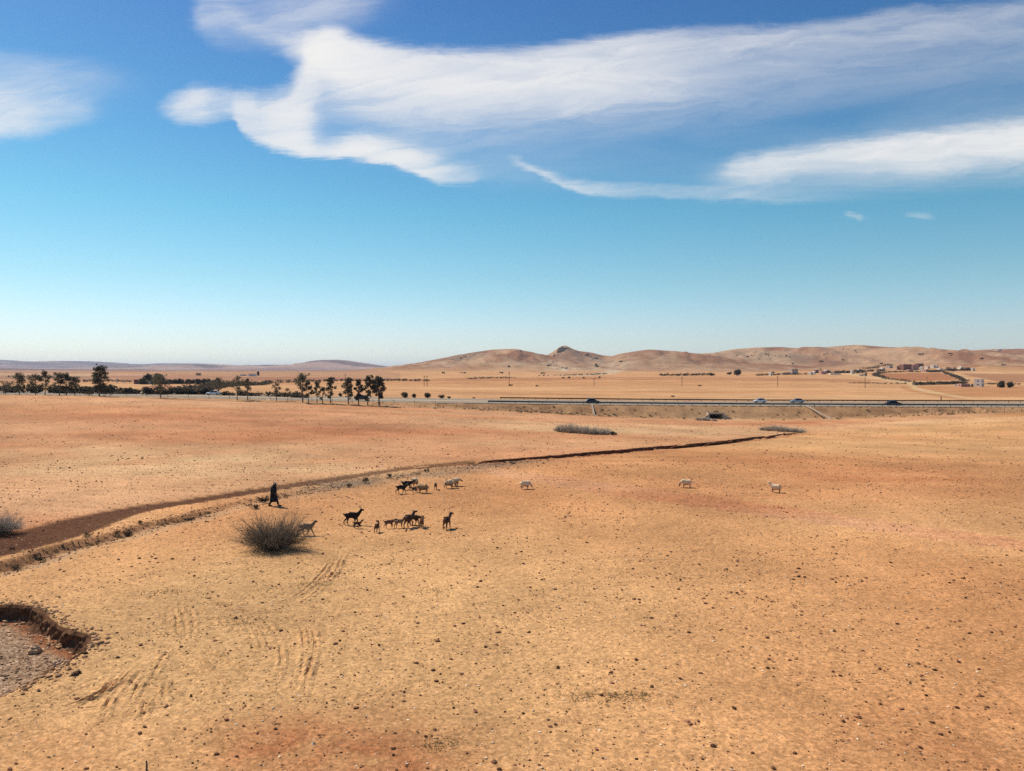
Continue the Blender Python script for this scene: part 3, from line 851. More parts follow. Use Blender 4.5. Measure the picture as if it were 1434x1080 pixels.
# cut bank along the far side of the dry channel
def cut_bank():
    pl, dep = resample(CHAN, .22, CHAN_D)
    t = np.gradient(pl, axis=0); t /= np.linalg.norm(t, axis=1)[:, None] + 1e-9
    nrm = np.c_[-t[:, 1], t[:, 0]]; n = len(pl); s_ = np.arange(n) * .22
    hgt = np.clip(dep * 1.3, 0, 1) * np.clip(.66 + 1.7 * fbm(s_ / 7, s_ * 0, 3, 601), .10, 1.15)
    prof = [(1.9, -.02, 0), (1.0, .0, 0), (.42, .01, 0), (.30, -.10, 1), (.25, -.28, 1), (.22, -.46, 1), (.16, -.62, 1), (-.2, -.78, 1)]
    V, cl_ = [], []
    base = big_z(*(pl + nrm * 1.6).T)
    far_c = soil_at(*(pl + nrm * 2.4).T)
    for i, (o_, h_, face) in enumerate(prof):
        off = o_ + (.30 * fbm(s_ / 1.1, s_ * 0 + i * .35, 3, 603) + .35 * fbm(s_ / 5, s_ * 0, 2, 604)) * (i > 0)
        q_ = pl + nrm * off[:, None]
        zz = base + h_ * hgt * .85 + (.03 * fbm(s_ / .5, s_ * 0 + i, 2, 605) if i > 1 else 0) - (1 - np.clip(hgt * 6, 0, 1)) * .3
        V.append(np.c_[q_, zz]); cl_.append(far_c if not face else far_c * 0 + DARK * 1.15)  # face rows darkened: the bank's shade is put into the soil colour
    V = np.vstack(V); cl_ = np.vstack(cl_)
    ii = np.arange(len(prof) - 1)[:, None] * n; jj = np.arange(n - 1)[None, :]
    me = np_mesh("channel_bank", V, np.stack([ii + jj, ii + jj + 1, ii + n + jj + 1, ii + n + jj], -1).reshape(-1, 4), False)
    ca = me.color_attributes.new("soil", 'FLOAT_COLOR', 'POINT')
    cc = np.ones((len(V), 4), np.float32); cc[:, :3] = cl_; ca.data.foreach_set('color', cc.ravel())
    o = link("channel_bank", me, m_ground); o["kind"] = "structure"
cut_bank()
# ------------------------------------------------------------------ motorway
XA, XB = -330.0, 330.0
def ribbon(y0, y1, dz0, x0=XA, x1=XB, step=4.0, th=.12):
    xs = np.arange(x0, x1 + .1, step); V, Fq = [], []
    for x in xs:
        z = float(road_z(x)) + dz0
        V += [(x, y0, z - th), (x, y0, z), (x, y1, z), (x, y1, z - th)]
    for i in range(len(xs) - 1):
        for k in range(4):
            a, b_ = i * 4 + k, i * 4 + (k + 1) % 4
            Fq.append((a, a + 4, b_ + 4, b_))
    return V, Fq
m_asph = rough_mat("asphalt", (.27, .23, .18), .2, .6, 1, spec=0)
m_grav = rough_mat("road_gravel", (.46, .33, .21), .25, 1.2, 1, spec=0)
m_white = rough_mat("road_paint", (.72, .72, .70), .12, 3, .7)
m_conc = rough_mat("old_concrete", (.54, .44, .32), .16, 1.5, .9, bump=.2)
m_steel = rough_mat("dull_galvanised_steel", (.05, .048, .045), .2, 4, .8, spec=.1)
m_wood = rough_mat("weathered_post", (.12, .09, .065), .3, 6, .9)
m_tar_pole = rough_mat("tarred_pole", (.10, .075, .055), .3, 2, .9)
m_wire = rough_mat("wire", (.18, .16, .14), .1, 4, .6, metal=.4)
V, Fq = ribbon(Y_NEAR, Y_FAR, .0)
road = link("road_shoulder", mesh_from("road_shoulder", V, Fq), m_grav); road["kind"] = "structure"
for nm, a, b_ in (("road", 228.5, 239.5), ("road", 248.5, 259.5)):
    V, Fq = ribbon(a, b_, .03, th=.1)
    o = link(nm, mesh_from(nm, V, Fq), m_asph); o["kind"] = "structure"
    for yy in (a + .5, b_ - .5):
        V, Fq = ribbon(yy - .09, yy + .09, .036, th=.004)
        link("edge_line", mesh_from("edge_line", V, Fq), m_white, o)
    mb = MB()
    yy = .5 * (a + b_)
    for x in np.arange(-200, 200, 12.0):
        za, zb = float(road_z(x)) + .034, float(road_z(x + 3)) + .034
        mb.add([(x, yy - .07, za), (x + 3, yy - .07, zb), (x + 3, yy + .07, zb), (x, yy + .07, za)], [(0, 1, 2, 3)])
    d_ = mb.build("lane_dashes", m_white, o); d_["kind"] = "stuff"

def guardrail(label, y, x0, x1, face):
    root = thing("guardrail", label, "guardrail", (x0, y, float(road_z(x0))), group="steel crash barriers along the motorway")
    xs = np.arange(x0, x1 + .1, 4.0)
    prof = [(0, .40), (.05, .45), (.05, .53), (.0, .60), (.05, .67), (.05, .75), (0, .80), (-.02, .80), (-.02, .40)]
    V, Fq = [], []
    for x in xs:
        z = float(road_z(x) - road_z(x0))
        V += [(x - x0, face * p[0], z + p[1]) for p in prof]
    n = len(prof)
    for i in range(len(xs) - 1):
        for k in range(n):
            a, b_ = i * n + k, i * n + (k + 1) % n
            Fq.append((a, a + n, b_ + n, b_))
    link("rail", mesh_from("rail", V, Fq), m_steel, root)
    pm = MB(); pm.box(-.06, .06, -.05, .05, -.25, .74)
    pme = mesh_from("post", pm.V, pm.F)
    for x in xs:
        link("post", pme, m_steel, root, (x - x0, -face * .08, float(road_z(x) - road_z(x0))))
    return root
guardrail("dark steel crash barrier on the near edge of the motorway", 227.0, -7.0, 200.0, 1)
guardrail("dark steel crash barrier on the far edge of the motorway", 260.8, -4.0, 224.0, -1)

def fence(label, pts, every=4.6, h=1.25):
    pl = resample(np.array(pts, float), every)
    root = thing("wire_fence", label, "fence", (pl[0][0], pl[0][1], gz(*pl[0])), group="wire fences along the foot of the motorway")
    pm = MB(); pm.tube([(0, 0, -.2), (0, 0, h)], .055, 6)
    pme = mesh_from("post", pm.V, pm.F)
    tops = []
    for x, y in pl:
        z = gz(x, y)
        link("post", pme, m_wood, root, (x - pl[0][0], y - pl[0][1], z - root.location.z))
        tops.append((x - pl[0][0], y - pl[0][1], z - root.location.z))
    for hh in (.45, .8, 1.15):
        wb = MB(); wb.tube([(a, b_ - .06, c + hh) for a, b_, c in tops], .008, 3, False)
        wb.build("wire", m_wire, root)
fence("thin wire fence on dark posts below the motorway bank at right", [(98, 213.6), (130, 214.2), (190, 214.4)])
fence("thin wire fence on dark posts between the left field and the motorway", [(-46, 222.0), (-20, 221.6), (14, 219.5)], 5.2)
fence("thin wire fence behind the row of gum trees on the left", [(-130, 224.2), (-90, 224.0), (-52, 223.4)], 5.5)

# culvert with headwall and wing walls
cvz = float(edge_z(58.0)) - .35
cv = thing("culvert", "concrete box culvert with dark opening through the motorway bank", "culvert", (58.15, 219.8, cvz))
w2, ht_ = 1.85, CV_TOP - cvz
mb = MB(); mb.box(-w2 - .25, -w2, 0, 14, -.3, ht_); mb.build("side_wall", m_conc, cv)
mb = MB(); mb.box(w2, w2 + .25, 0, 14, -.3, ht_); mb.build("side_wall", m_conc, cv)
mb = MB(); mb.box(-w2 - .25, w2 + .25, .0, 14, ht_, ht_ + .25); mb.build("roof_slab", m_conc, cv)
mb = MB(); mb.box(-w2, w2, -.4, 14, -.3, .02); mb.build("floor_slab", m_conc, cv)
mb = MB(); mb.box(-w2, w2, 13.7, 13.95, .02, ht_); mb.build("added_end_wall", m_conc, cv)  # added wall closing the open tunnel so its mouth stays dark
mb = MB(); mb.box(-w2 - .5, w2 + .5, -.28, -.02, ht_ - .05, ht_ + .45); mb.build("headwall", m_conc, cv)
for s in (-1, 1):
    mb = MB()
    a, b_ = s * (w2 + .02), s * (w2 + 2.6)
    mb.add([(a, -.25, -.4), (b_, -1.6, -.4), (b_, -1.6, .25), (a, -.25, ht_ + .2), (a, .02, -.4), (b_, -1.35, -.4), (b_, -1.35, .25), (a, .02, ht_ + .2)],
           [(0,1,2,3),(7,6,5,4),(3,2,6,7),(0,4,5,1),(1,5,6,2),(0,3,7,4)])
    mb.build("wing_wall", m_conc, cv)

def chute(label, xt, xb, yb):
    zt = float(road_z(xt)); zb = gz(xb, yb)
    root = thing("drain_chute", label, "drain", (xb, yb, zb), group="concrete drain chutes on the motorway bank")
    dx_, dy_, dz_ = xt - xb, Y_NEAR + .1 - yb, zt - zb
    for nm, a, c, h0, h1 in (("trough", -.12, .12, .08, .14), ("curb", -.2, -.12, .05, .28), ("curb", .12, .2, .05, .28)):
        mb = MB(); V = []
        for t in np.linspace(0, 1, 9):
            y = yb + dy_ * t; z = max(zb + dz_ * t, gz(xb + dx_ * t, y)) - zb
            for x_, h in ((a, h0), (c, h0), (c, h1), (a, h1)):
                V.append((dx_ * t + x_, dy_ * t, z + h))
        Fq = [(0,3,2,1)] + [(i*4+k, i*4+(k+1)%4, i*4+4+(k+1)%4, i*4+4+k) for i in range(8) for k in range(4)] + [(32,33,34,35)]
        link(nm, mesh_from(nm, V, Fq), m_conc, root)
    mb = MB(); mb.box(-.6, .6, -.9, -.05, -.1, .12); mb.build("splash_apron", m_conc, root)
chute("pale concrete drain chute below the black hatchback", 23.4, 23.4, 220.0)
chute("slanting pale concrete drain chute below and right of the silver car", 86.2, 89.8, 217.4)

# ------------------------------------------------------------------ cars
m_tyre = rough_mat("tyre_rubber", (.02, .02, .02), .2, 20, .85)
m_rim = rough_mat("wheel_rim", (.35, .35, .36), .1, 20, .35, metal=.7)
m_glass = rough_mat("car_glass", (.015, .018, .02), .05, 2, .12, spec=.4)
m_lamp = rough_mat("headlamp", (.75, .75, .72), .05, 10, .15)
m_tail = rough_mat("tail_lamp", (.35, .02, .02), .05, 10, .3)
m_trim = rough_mat("black_trim", (.025, .025, .025), .1, 10, .6)
def car(label, px, lane_y, heading, paint, L=4.3, suv=0.0, group="cars on the motorway"):
    x = (px - PX0) / F * lane_y
    root = thing("car", label, "car", (x, lane_y, float(road_z(x)) + .03), 0 if heading > 0 else math.pi, group)
    k = L / 4.3; up = suv
    # lower body: rings along the length (x, floor, shoulder height, half width)
    st_ = [(-2.15,.42,.70,.62),(-2.10,.30,.92,.78),(-1.7,.22,.98+up*.05,.86),(-.9,.20,.96,.88),(0,.20,.94,.88),(.8,.20,.93,.88),(1.35,.22,.88,.86),(1.85,.26,.78,.80),(2.08,.32,.68,.70),(2.15,.42,.58,.56)]
    V, Fq = [], []
    for sx, zf, zs, hw in st_:
        ring = [(-hw*.9,zf),(-hw,zf+.15),(-hw,zs-.16),(-hw*.93,zs-.03),(-hw*.6,zs),(hw*.6,zs),(hw*.93,zs-.03),(hw,zs-.16),(hw,zf+.15),(hw*.9,zf)]
        V += [(sx*k, a, b_) for a, b_ in ring]
    n = 10
    for i in range(len(st_) - 1):
        for j in range(n):
            Fq.append((i*n+j, i*n+(j+1)%n, (i+1)*n+(j+1)%n, (i+1)*n+j))
    Fq += [tuple(range(n))[::-1], tuple((len(st_)-1)*n+j for j in range(n))]
    link("body", mesh_from("body", V, Fq, True), paint, root)
    top = 1.46 + up * .18
    cab = [(-1.75-up*.25,.93,.93,.70),(-1.15-up*.5,.93,top-.10,.62),(-.6,.92,top-.01,.60),(.1,.92,top,.60),(.45,.92,top-.06,.61),(1.12,.90,.92,.72)]
    V, Fq = [], []
    for sx, z0, z1, hw in cab:
        V += [(sx*k,-.78,z0),(sx*k,-hw,z1-.02),(sx*k,-hw*.8,z1),(sx*k,hw*.8,z1),(sx*k,hw,z1-.02),(sx*k,.78,z0)]
    for i in range(len(cab)-1):
        for j in range(6):
            Fq.append((i*6+j, i*6+(j+1)%6, (i+1)*6+(j+1)%6, (i+1)*6+j))
    link("windows", mesh_from("windows", V, Fq, False), m_glass, root)
    V, Fq = [], []
    for sx, z0, z1, hw in cab[1:5]:
        V += [(sx*k,-hw-.01,z1-.05),(sx*k,-hw*.8,z1+.015),(sx*k,hw*.8,z1+.015),(sx*k,hw+.01,z1-.05)]
    for i in range(3):
        for j in range(3): Fq.append((i*4+j, i*4+j+1, i*4+5+j, i*4+4+j))
    link("roof", mesh_from("roof", V, Fq, True), paint, root)
    for s in (-1, 1):
        for (xa, za, ya), (xb, zb, yb) in (((-1.70,.95,.78),(-1.12-up*.5,top-.08,.64)),((1.10,.92,.78),(.44,top-.08,.63)),((-.30,.95,.80),(-.33,top-.06,.63))):
            mb = MB(); mb.tube([(xa*k, s*ya, za), (xb*k, s*yb, zb)], .045, 4); mb.build("pillar", paint, root)
        for wx in (-1.32, 1.33):
            w = MB(); w.lathe([(.10,-.10),(.30,-.10),(.32,-.06),(.32,.06),(.30,.10),(.10,.10)], 16, 'Y')
            wo_ = w.build("wheel", m_tyre, root, True, (wx*k, s*.80, .32))
            w = MB(); w.lathe([(.0,.085),(.10,.105),(.20,.095),(.215,.06)] if s > 0 else [(.215,-.06),(.20,-.095),(.10,-.105),(.0,-.085)], 12, 'Y')
            w.build("rim", m_rim, wo_, True)
        mb = MB(); mb.box(2.02*k, 2.12*k, s*.62-.14, s*.62+.14, .56, .68); mb.build("headlight", m_lamp, root)
        mb = MB(); mb.box(-2.13*k, -2.04*k, s*.66-.12, s*.66+.12, .70, .86); mb.build("tail_light", m_tail, root)
        mb = MB(); mb.box(.92*k, 1.06*k, s*.88-.07+s*.07, s*.88+.07+s*.07, .92, 1.04); mb.build("mirror", paint, root)
    mb = MB(); mb.box(2.06*k, 2.17*k, -.6, .6, .34, .48); mb.build("bumper", m_trim, root)
    return root
paint = lambda n, c, metal=0.0: rough_mat(n, c, .05, 3, .28, metal=metal, spec=.5, coat=.4)
p_white, p_silver, p_black, p_navy = paint("white_car_paint", (.78, .78, .76)), paint("silver_car_paint", (.42, .43, .45), .4), paint("black_car_paint", (.018, .018, .02)), paint("dark_blue_car_paint", (.02, .03, .045))
car("white hatchback heading left along the motorway, left of the silver car", 1064, 251.5, -1, p_white, 4.0)
car("silver hatchback on the motorway just above the slanting drain chute", 1116, 248.5 + 2.6, -1, p_silver, 4.4)
car("black low car on the motorway below the far village", 1251, 234.0, 1, p_black, 4.7)
car("black hatchback on the motorway above the short upright drain chute", 830, 234.0, 1, p_black, 4.3, .3)
car("dark car on the motorway half hidden behind the gum tree clump", 507, 236.0, 1, p_navy, 4.6, .6)
car("white car passing behind the left row of trees and bushes", 299, 251.0, -1, p_white, 4.6)

# ------------------------------------------------------------------ trees and shrubs
m_bark = rough_mat("gum_bark", (.16, .12, .09), .35, 3, .95, bump=.4)
m_leaf = [leaf_mat("gum_leaves_dark", (.105, .092, .060), .45, .4), leaf_mat("gum_leaves_olive", (.145, .125, .080), .45, .4), leaf_mat("gum_leaves_brown", (.16, .125, .085), .45, .4)]
m_hedge = leaf_mat("hedge_leaves", (.09, .074, .05), .45, .35)
m_twig = rough_mat("grey_twigs", (.115, .09, .072), .3, 2, 1)
m_drybush = leaf_mat("dry_brush", (.20, .165, .125), .35)
m_scrub = leaf_mat("dark_scrub", (.075, .06, .038), .45, .2)

def leaf_cloud(rs, clumps, n, size, flat=.7):
    """many small leaf-spray faces filling a set of ellipsoid clumps, thinner towards each rim"""
    V = np.zeros((n * 4, 3)); w = np.array([c[3] * c[4] * c[5] for c in clumps]) ** .7; w /= w.sum()
    idx = rs.choice(len(clumps), n, p=w); cl = np.array([c[:6] for c in clumps])[idx]
    d = rs.normal(size=(n, 3)); d /= np.linalg.norm(d, axis=1)[:, None]
    d *= rs.random(n)[:, None] ** (1 / 2.2)
    c = cl[:, :3] + d * cl[:, 3:6]
    a = rs.normal(size=(n, 3)); a[:, 2] *= flat; a /= np.linalg.norm(a, axis=1)[:, None]
    b_ = np.cross(a, rs.normal(size=(n, 3))); b_ /= np.linalg.norm(b_, axis=1)[:, None]
    s = size * (.55 + .9 * rs.random(n))[:, None]
    a *= s; b_ *= s * .55
    V[0::4] = c - a; V[1::4] = c + b_ * .8 - a * .1; V[2::4] = c + a; V[3::4] = c - b_ * .8 + a * .1
    return V, np.arange(n * 4).reshape(-1, 4)

def tree(label, px, py, top, wpx, dens=1.0, shade=0, seed=0, lean=0.0, bare=.3, lobes=7, depth=None):
    p = spot(px, py) if depth is None else None
    if depth is not None:
        x = (px - PX0) / F * depth; p = Vector((x, depth, gz(x, depth)))
    rs = np.random.default_rng(1000 + seed)
    sc_ = p.y / F
    Ht = HC + (PY0 - top) * sc_ - p.z
    Wd = wpx * sc_
    root = thing("gum_tree", label, "tree", p, rs.random() * 6.28, "gum trees along the motorway")
    mb = MB(); tips = []
    r0 = .035 * Ht * .6
    n_st = 1 if rs.random() < .55 else 2
    for s_ in range(n_st):
        ang = rs.random() * 6.28
        off = .12 * s_ * Wd
        trunk = [(math.cos(ang) * off * t + lean * Ht * t * t + .03 * Ht * math.sin(3 * t + ang) * t, math.sin(ang) * off * t, Ht * .86 * t - .15 * (t == 0)) for t in np.linspace(0, 1, 7)]
        mb.tube(trunk, [r0 * (1 - .8 * t) for t in np.linspace(0, 1, 7)], 7)
        for k in range(lobes):
            t = bare + (1 - bare) * (k + .5) / lobes + rs.normal() * .02
            t = min(max(t, .12), .98)
            i = min(int(t * 6), 5); a = Vector(trunk[i]).lerp(Vector(trunk[i + 1]), t * 6 - i)
            th = k * 2.4 + rs.random()
            tt = (t - bare) / (1.0 - bare)
            reach = Wd * .5 * (.6 + .35 * rs.random()) * (.35 + .65 * min(1, tt * 3.2)) * (1 - max(0, tt - .35) / .75) ** .8
            e = a + Vector((math.cos(th) * reach, math.sin(th) * reach, reach * .35 + .03 * Ht))
            mb.tube([a, a.lerp(e, .5) + Vector((0, 0, -.03 * reach)), e], [r0 * .4 * (1 - t * .6), r0 * .25 * (1 - t * .5), r0 * .08], 5)
            tips.append((e, reach))
        tips.append((Vector(trunk[-1]), Wd * .22))
    mb.build("trunk", m_bark, root, True)
    clumps = []
    for e, reach in tips:
        q_ = max(.055 * Ht, min(Wd * .15, reach * .55 + .03 * Ht)) * (.75 + .6 * rs.random())
        clumps.append((e.x, e.y, min(e.z, Ht - q_ * .9), q_ * 1.1, q_ * 1.1, q_))
        for _ in range(3):
            h_ = q_ * (.4 + .35 * rs.random())
            clumps.append((e.x * rs.uniform(.4, 1.05) + rs.normal() * q_ * .8, e.y * rs.uniform(.4, 1.05) + rs.normal() * q_ * .8, min(e.z + rs.normal() * q_ * .9, Ht - h_), h_, h_, h_ * .9))
    V, Qf = leaf_cloud(rs, clumps, int(1900 * dens * (.6 + .05 * len(tips))), .018 * Ht + .05)
    link("crown", np_mesh("crown", V, Qf, False), m_leaf[shade], root)
    return root

LT = "left row beside the motorway"
tree("short scrubby gum tree at the left edge of the photo", 8, 553, 533, 20, .5, 2, 1, depth=222, bare=.1)
tree("broad gum tree second from the left edge of the row", 27, 553, 521, 30, 1.1, 0, 2, depth=222, bare=.12, lobes=9)
tree("dense rounded gum tree left of the slender spiky one", 50, 553, 523, 25, 1.1, 0, 3, depth=223, bare=.12, lobes=9)
tree("slender spiky gum tree with separate tiers left of the paired crowns", 63, 553, 517.5, 18, .7, 0, 4, depth=221, bare=.15, lobes=8)
tree("left one of the paired gum trees with gaps in the crown", 83, 553, 521, 22, .8, 1, 5, depth=222, bare=.18)
tree("right one of the paired gum trees, dark crown", 93, 553, 521.5, 18, .8, 0, 6, depth=223, bare=.15)
tree("lower gum tree right of the paired crowns", 105, 554, 528, 20, .9, 0, 7, depth=222, bare=.12)
tree("tallest gum tree of the left row with a pointed tiered crown", 139, 555, 509, 24, 1.0, 0, 8, depth=221, bare=.12, lobes=11)
tree("small dark gum tree just left of the tallest one", 125, 554, 541, 12, .5, 0, 9, depth=222, bare=.1)
tree("small dark gum tree just right of the tallest one", 154, 554, 538, 20, .6, 0, 10, depth=221, bare=.1)
tree("thin see-through gum tree with spreading low branches, left of the white car", 225, 557, 523, 30, .55, 1, 11, depth=221, bare=.25, lobes=9)
tree("small gum tree among bushes above the left white car", 306, 556, 528, 16, .45, 1, 12, depth=266, bare=.2)
tree("sparse gum tree with a high tuft, left of its shorter twin", 332, 559, 524.5, 20, .5, 1, 13, depth=221, bare=.3)
tree("shorter sparse gum tree right beside the one with a high tuft", 347, 559, 528, 16, .4, 1, 14, depth=222, bare=.3)
tree("leaning sparse gum tree with a tuft to the left", 387, 559, 535, 16, .35, 2, 15, depth=222, bare=.45, lobes=5)
tree("tiny lone gum tree between the sparse trees and the tall wispy one", 403, 558, 542.5, 10, .35, 1, 16, depth=223, bare=.35, lobes=5)
tree("tall wispy gum tree, pale crown drooping to the left", 424, 562, 521, 22, .5, 1, 17, depth=219, lean=-.04, bare=.4)
tree("narrow dark gum tree touching the tall wispy one", 432, 562, 533, 15, .7, 0, 18, depth=218, bare=.3)
tree("rounded gum tree with a fork, left of the pointed narrow one", 444, 562, 533, 17, .7, 0, 19, depth=219, bare=.3)
tree("low gum tree under the rounded forked one", 452, 562, 541, 13, .5, 0, 20, depth=218, bare=.25)
tree("narrow pointed gum tree with tiers, left of the five tree clump", 463, 562, 526, 17, .95, 0, 21, depth=219, bare=.22, lobes=10)
tree("olive oval gum tree at the left end of the dense clump", 488, 563.5, 527.5, 19, .9, 1, 22, depth=218, bare=.28, lobes=9)
tree("dark gum tree with a low crown in front of the hidden car", 502, 564, 530, 15, .9, 0, 23, depth=217, bare=.22)
tree("tall twin topped gum tree in the middle of the dense clump", 515, 564, 524.5, 20, 1.2, 0, 24, depth=217, bare=.22, lobes=10)
tree("tall dark gum tree at the right end of the dense clump", 531, 564.5, 525, 21, 1.3, 0, 25, depth=217, bare=.25, lobes=10)

def shrub(name, label, cat, p, w, h, mat, n=260, seed=0, group=None, stems=True, size=None, lump=5):
    rs = np.random.default_rng(3000 + seed)
    root = thing(name, label, cat, p, rs.random() * 6, group)
    cl = []
    for _ in range(lump):
        r = h * (.35 + .2 * rs.random())
        cl.append((rs.uniform(-.5, .5) * max(w - r, .1), rs.uniform(-.35, .35) * w * .6, h * .45 + rs.normal() * h * .1, max(w * .22, r * .8), max(w * .2, r * .8), h * .42))
    V, Qf = leaf_cloud(rs, cl, n, size or h * .13)
    V[:, 2] = np.maximum(V[:, 2], .0)
    link("foliage", np_mesh("foliage", V, Qf, False), mat, root)
    if stems:
        mb = MB()
        for k in range(5):
            a = rs.random() * 6.28
            mb.tube([(0, 0, -.1), (math.cos(a) * w * .15, math.sin(a) * w * .15, h * .4), (math.cos(a) * w * .3, math.sin(a) * w * .3, h * .75)], [.05 * h, .03 * h, .01 * h], 5)
        mb.build("stem", m_bark, root)
    return root

def shrub_px(name, label, cat, px, py, wpx, hpx, mat, depth=None, **kw):
    if depth is None: p = spot(px, py)
    else:
        x = (px - PX0) / F * depth; p = Vector((x, depth, gz(x, depth)))
    s = p.y / F
    return shrub(name, label, cat, p, wpx * s, hpx * s, mat, **kw)

for i, (px, w, h, lb) in enumerate([(477, 6, 6, "small round dark bush between the pointed gum tree and the clump"), (416, 5, 5, "tiny dark bush left of the tall wispy gum tree"),
        (567, 14, 9, "widest dark bush right of the gum tree clump"), (580, 6, 7, "small pointed dark bush right of the widest bush"), (599, 15, 9, "oval dark bush in the middle of the roadside row"),
        (619, 9, 6, "low dark bush near the right end of the roadside row"), (629, 5, 4, "rightmost tiny dark bush behind the motorway")]):
    shrub_px("roadside_bush", lb, "bush", px, 0, w, h, m_hedge, depth=265 + i % 3, n=340, seed=i, group="bushes behind the motorway")

def hedge(label, pts, h, w, n, seed=0, mat=None, name="hedge", gap=.25, size=None):
    """a row of scrub grown together along a field edge"""
    rs = np.random.default_rng(5000 + seed)
    pl = resample(line_w(pts), max(h * .5, 1.5))
    x0, y0 = pl[len(pl) // 2]; z0 = gz(x0, y0)
    root = thing(name, label, "hedge", (x0, y0, z0), group="dark hedges and tree belts in the distance")
    zs = ground_z(pl[:, 0], pl[:, 1]); cl = []
    for (x, y), z in zip(pl, zs):
        if rs.random() < gap * .5: continue
        hh = h * (.65 + .55 * rs.random())
        cl.append((x - x0 + rs.normal() * w * .2, y - y0 + rs.normal() * w * .2, z - z0 + hh * .48, max(w * .5, hh * .45), max(w * .5, hh * .45), hh * .52))
    V, Qf = leaf_cloud(rs, cl, n, size or h * .22)
    link("foliage", np_mesh("foliage", V, Qf, False), mat or m_hedge, root)
    mb = MB()
    for x, y, z, *_ in cl[::3]:
        mb.tube([(x, y, z - h * .6), (x, y, z + h * .1)], [h * .04, h * .02], 4)
    mb.build("stems", m_bark, root)
    return root
H = hedge
H("long low dark belt of bushes behind the motorway at far left", [(-60,551),(0,550.5),(60,551),(120,552),(200,552.5)], 2.6, 3.5, 3600, 1, gap=.15)
H("dark scrub belt behind the motorway left of the white car", [(205,553),(240,553),(285,553),(300,553)], 2.4, 3.5, 2200, 2, gap=.1)
H("dark hedge climbing right from the white car into the plain", [(250,552),(280,548),(305,543.5),(340,540.5),(380,537),(430,535.3)], 3.0, 5, 4200, 3, gap=.05)
H("low dark bushes under the sparse gum trees", [(305,554.5),(345,555),(380,556),(420,557.5),(425,558)], 1.8, 3, 1600, 4, gap=.3)
H("thin dark field hedge running to the right behind the gum tree clump", [(425,535),(480,534),(540,533.6),(600,534.2)], 2.2, 3.5, 2600, 5, gap=.1)
H("solid dark belt of trees like a wall in the left plain", [(226,538),(250,537.8),(280,537.6),(308,537.3)], 3.6, 4, 4600, 6, gap=0)
H("dark clump of trees left of the wall-like belt", [(206,538.5),(214,538.2),(224,538)], 6.5, 5, 1800, 7, gap=0)
H("faint dark field hedge high in the far left plain", [(10,529),(60,529.3),(110,530)], 2.6, 5, 900, 8, gap=.4)
H("broken dark hedge in front of the left farm", [(115,535),(150,534.5),(185,535.5)], 2.2, 4, 900, 9, gap=.35)
H("short dark hedge at the foot of the brown hill", [(655,531),(690,530),(720,530)], 2.2, 4, 800, 10, gap=.2)
H("dark hedge at the foot of the rocky peak", [(755,527),(790,526.5),(820,525.5),(850,524)], 2.4, 4, 900, 11, gap=.25)
H("dark hedge on the plain left of the far trees", [(925,526.5),(960,526.2),(1000,525.8)], 3.2, 5, 1400, 12, gap=.2)
H("dark bushy hedge left of the first pale houses", [(1060,526.5),(1090,525.5),(1120,525),(1132,525)], 2.8, 5, 1200, 13, gap=.2)
H("long dark hedge below the left part of the village", [(1158,523),(1185,522.5),(1210,523)], 3.8, 8, 1500, 14, gap=.05)
H("dark hedge behind the small white tower house", [(1190,521),(1215,520.5),(1238,520)], 3.6, 8, 1300, 15, gap=.1)
H("dark orchard strip climbing the slope left of the red buildings", [(1212,518),(1230,514.5),(1248,511.5)], 3.4, 16, 1000, 16, gap=.25)
H("dark curved hedge around the red field", [(1226,527),(1226,525),(1235,523),(1262,521.6),(1292,521.5)], 3.2, 5, 1800, 17, gap=.05)
H("dark hedge along the lower edge of the red field", [(1226,527),(1240,531),(1262,534),(1282,536)], 2.4, 4, 1300, 18, gap=.15)
H("thick dark hedge in the middle of the right plain", [(1281,539.5),(1300,539),(1325,538.3),(1350,538)], 2.6, 6, 2000, 19, gap=.05)
H("dark diagonal hedge right of the red field", [(1322,522.5),(1334,527),(1345,532),(1352,535.5)], 3.0, 5, 1500, 20, gap=.05)
H("dark hedge below the right part of the village", [(1300,521.5),(1320,521)], 3.4, 7, 800, 21, gap=.05)
H("dark hedge with houses at the right end of the village", [(1326,519.5),(1345,519.3),(1360,519)], 3.6, 7, 1200, 22, gap=.05)
H("thin dark hedge running off the right edge of the photo", [(1378,538.5),(1410,538.5),(1450,539)], 1.6, 3, 900, 23, gap=.1)
H("thin dark hedge across the field left of the dirt lane", [(1192,537),(1215,537.3),(1245,538),(1270,538)], 1.4, 3, 900, 24, gap=.3)
for i, (px, py, w, h, lb) in enumerate([(1032,526,14,9,"round dark tree standing alone on the plain below the hills"),(1403,543,10,11,"left dark tree of the pair by the right edge"),(1414,543,9,9,"right dark tree of the pair by the right edge"),
        (1022,525,9,4,"low dark bush left of the lone round tree"),(996,526.5,10,5,"flat dark bush at the end of the plain hedge")]):
    shrub_px("plain_tree", lb, "tree", px, py, w, h, m_hedge, n=420, seed=40 + i, group="lone trees on the far plain")
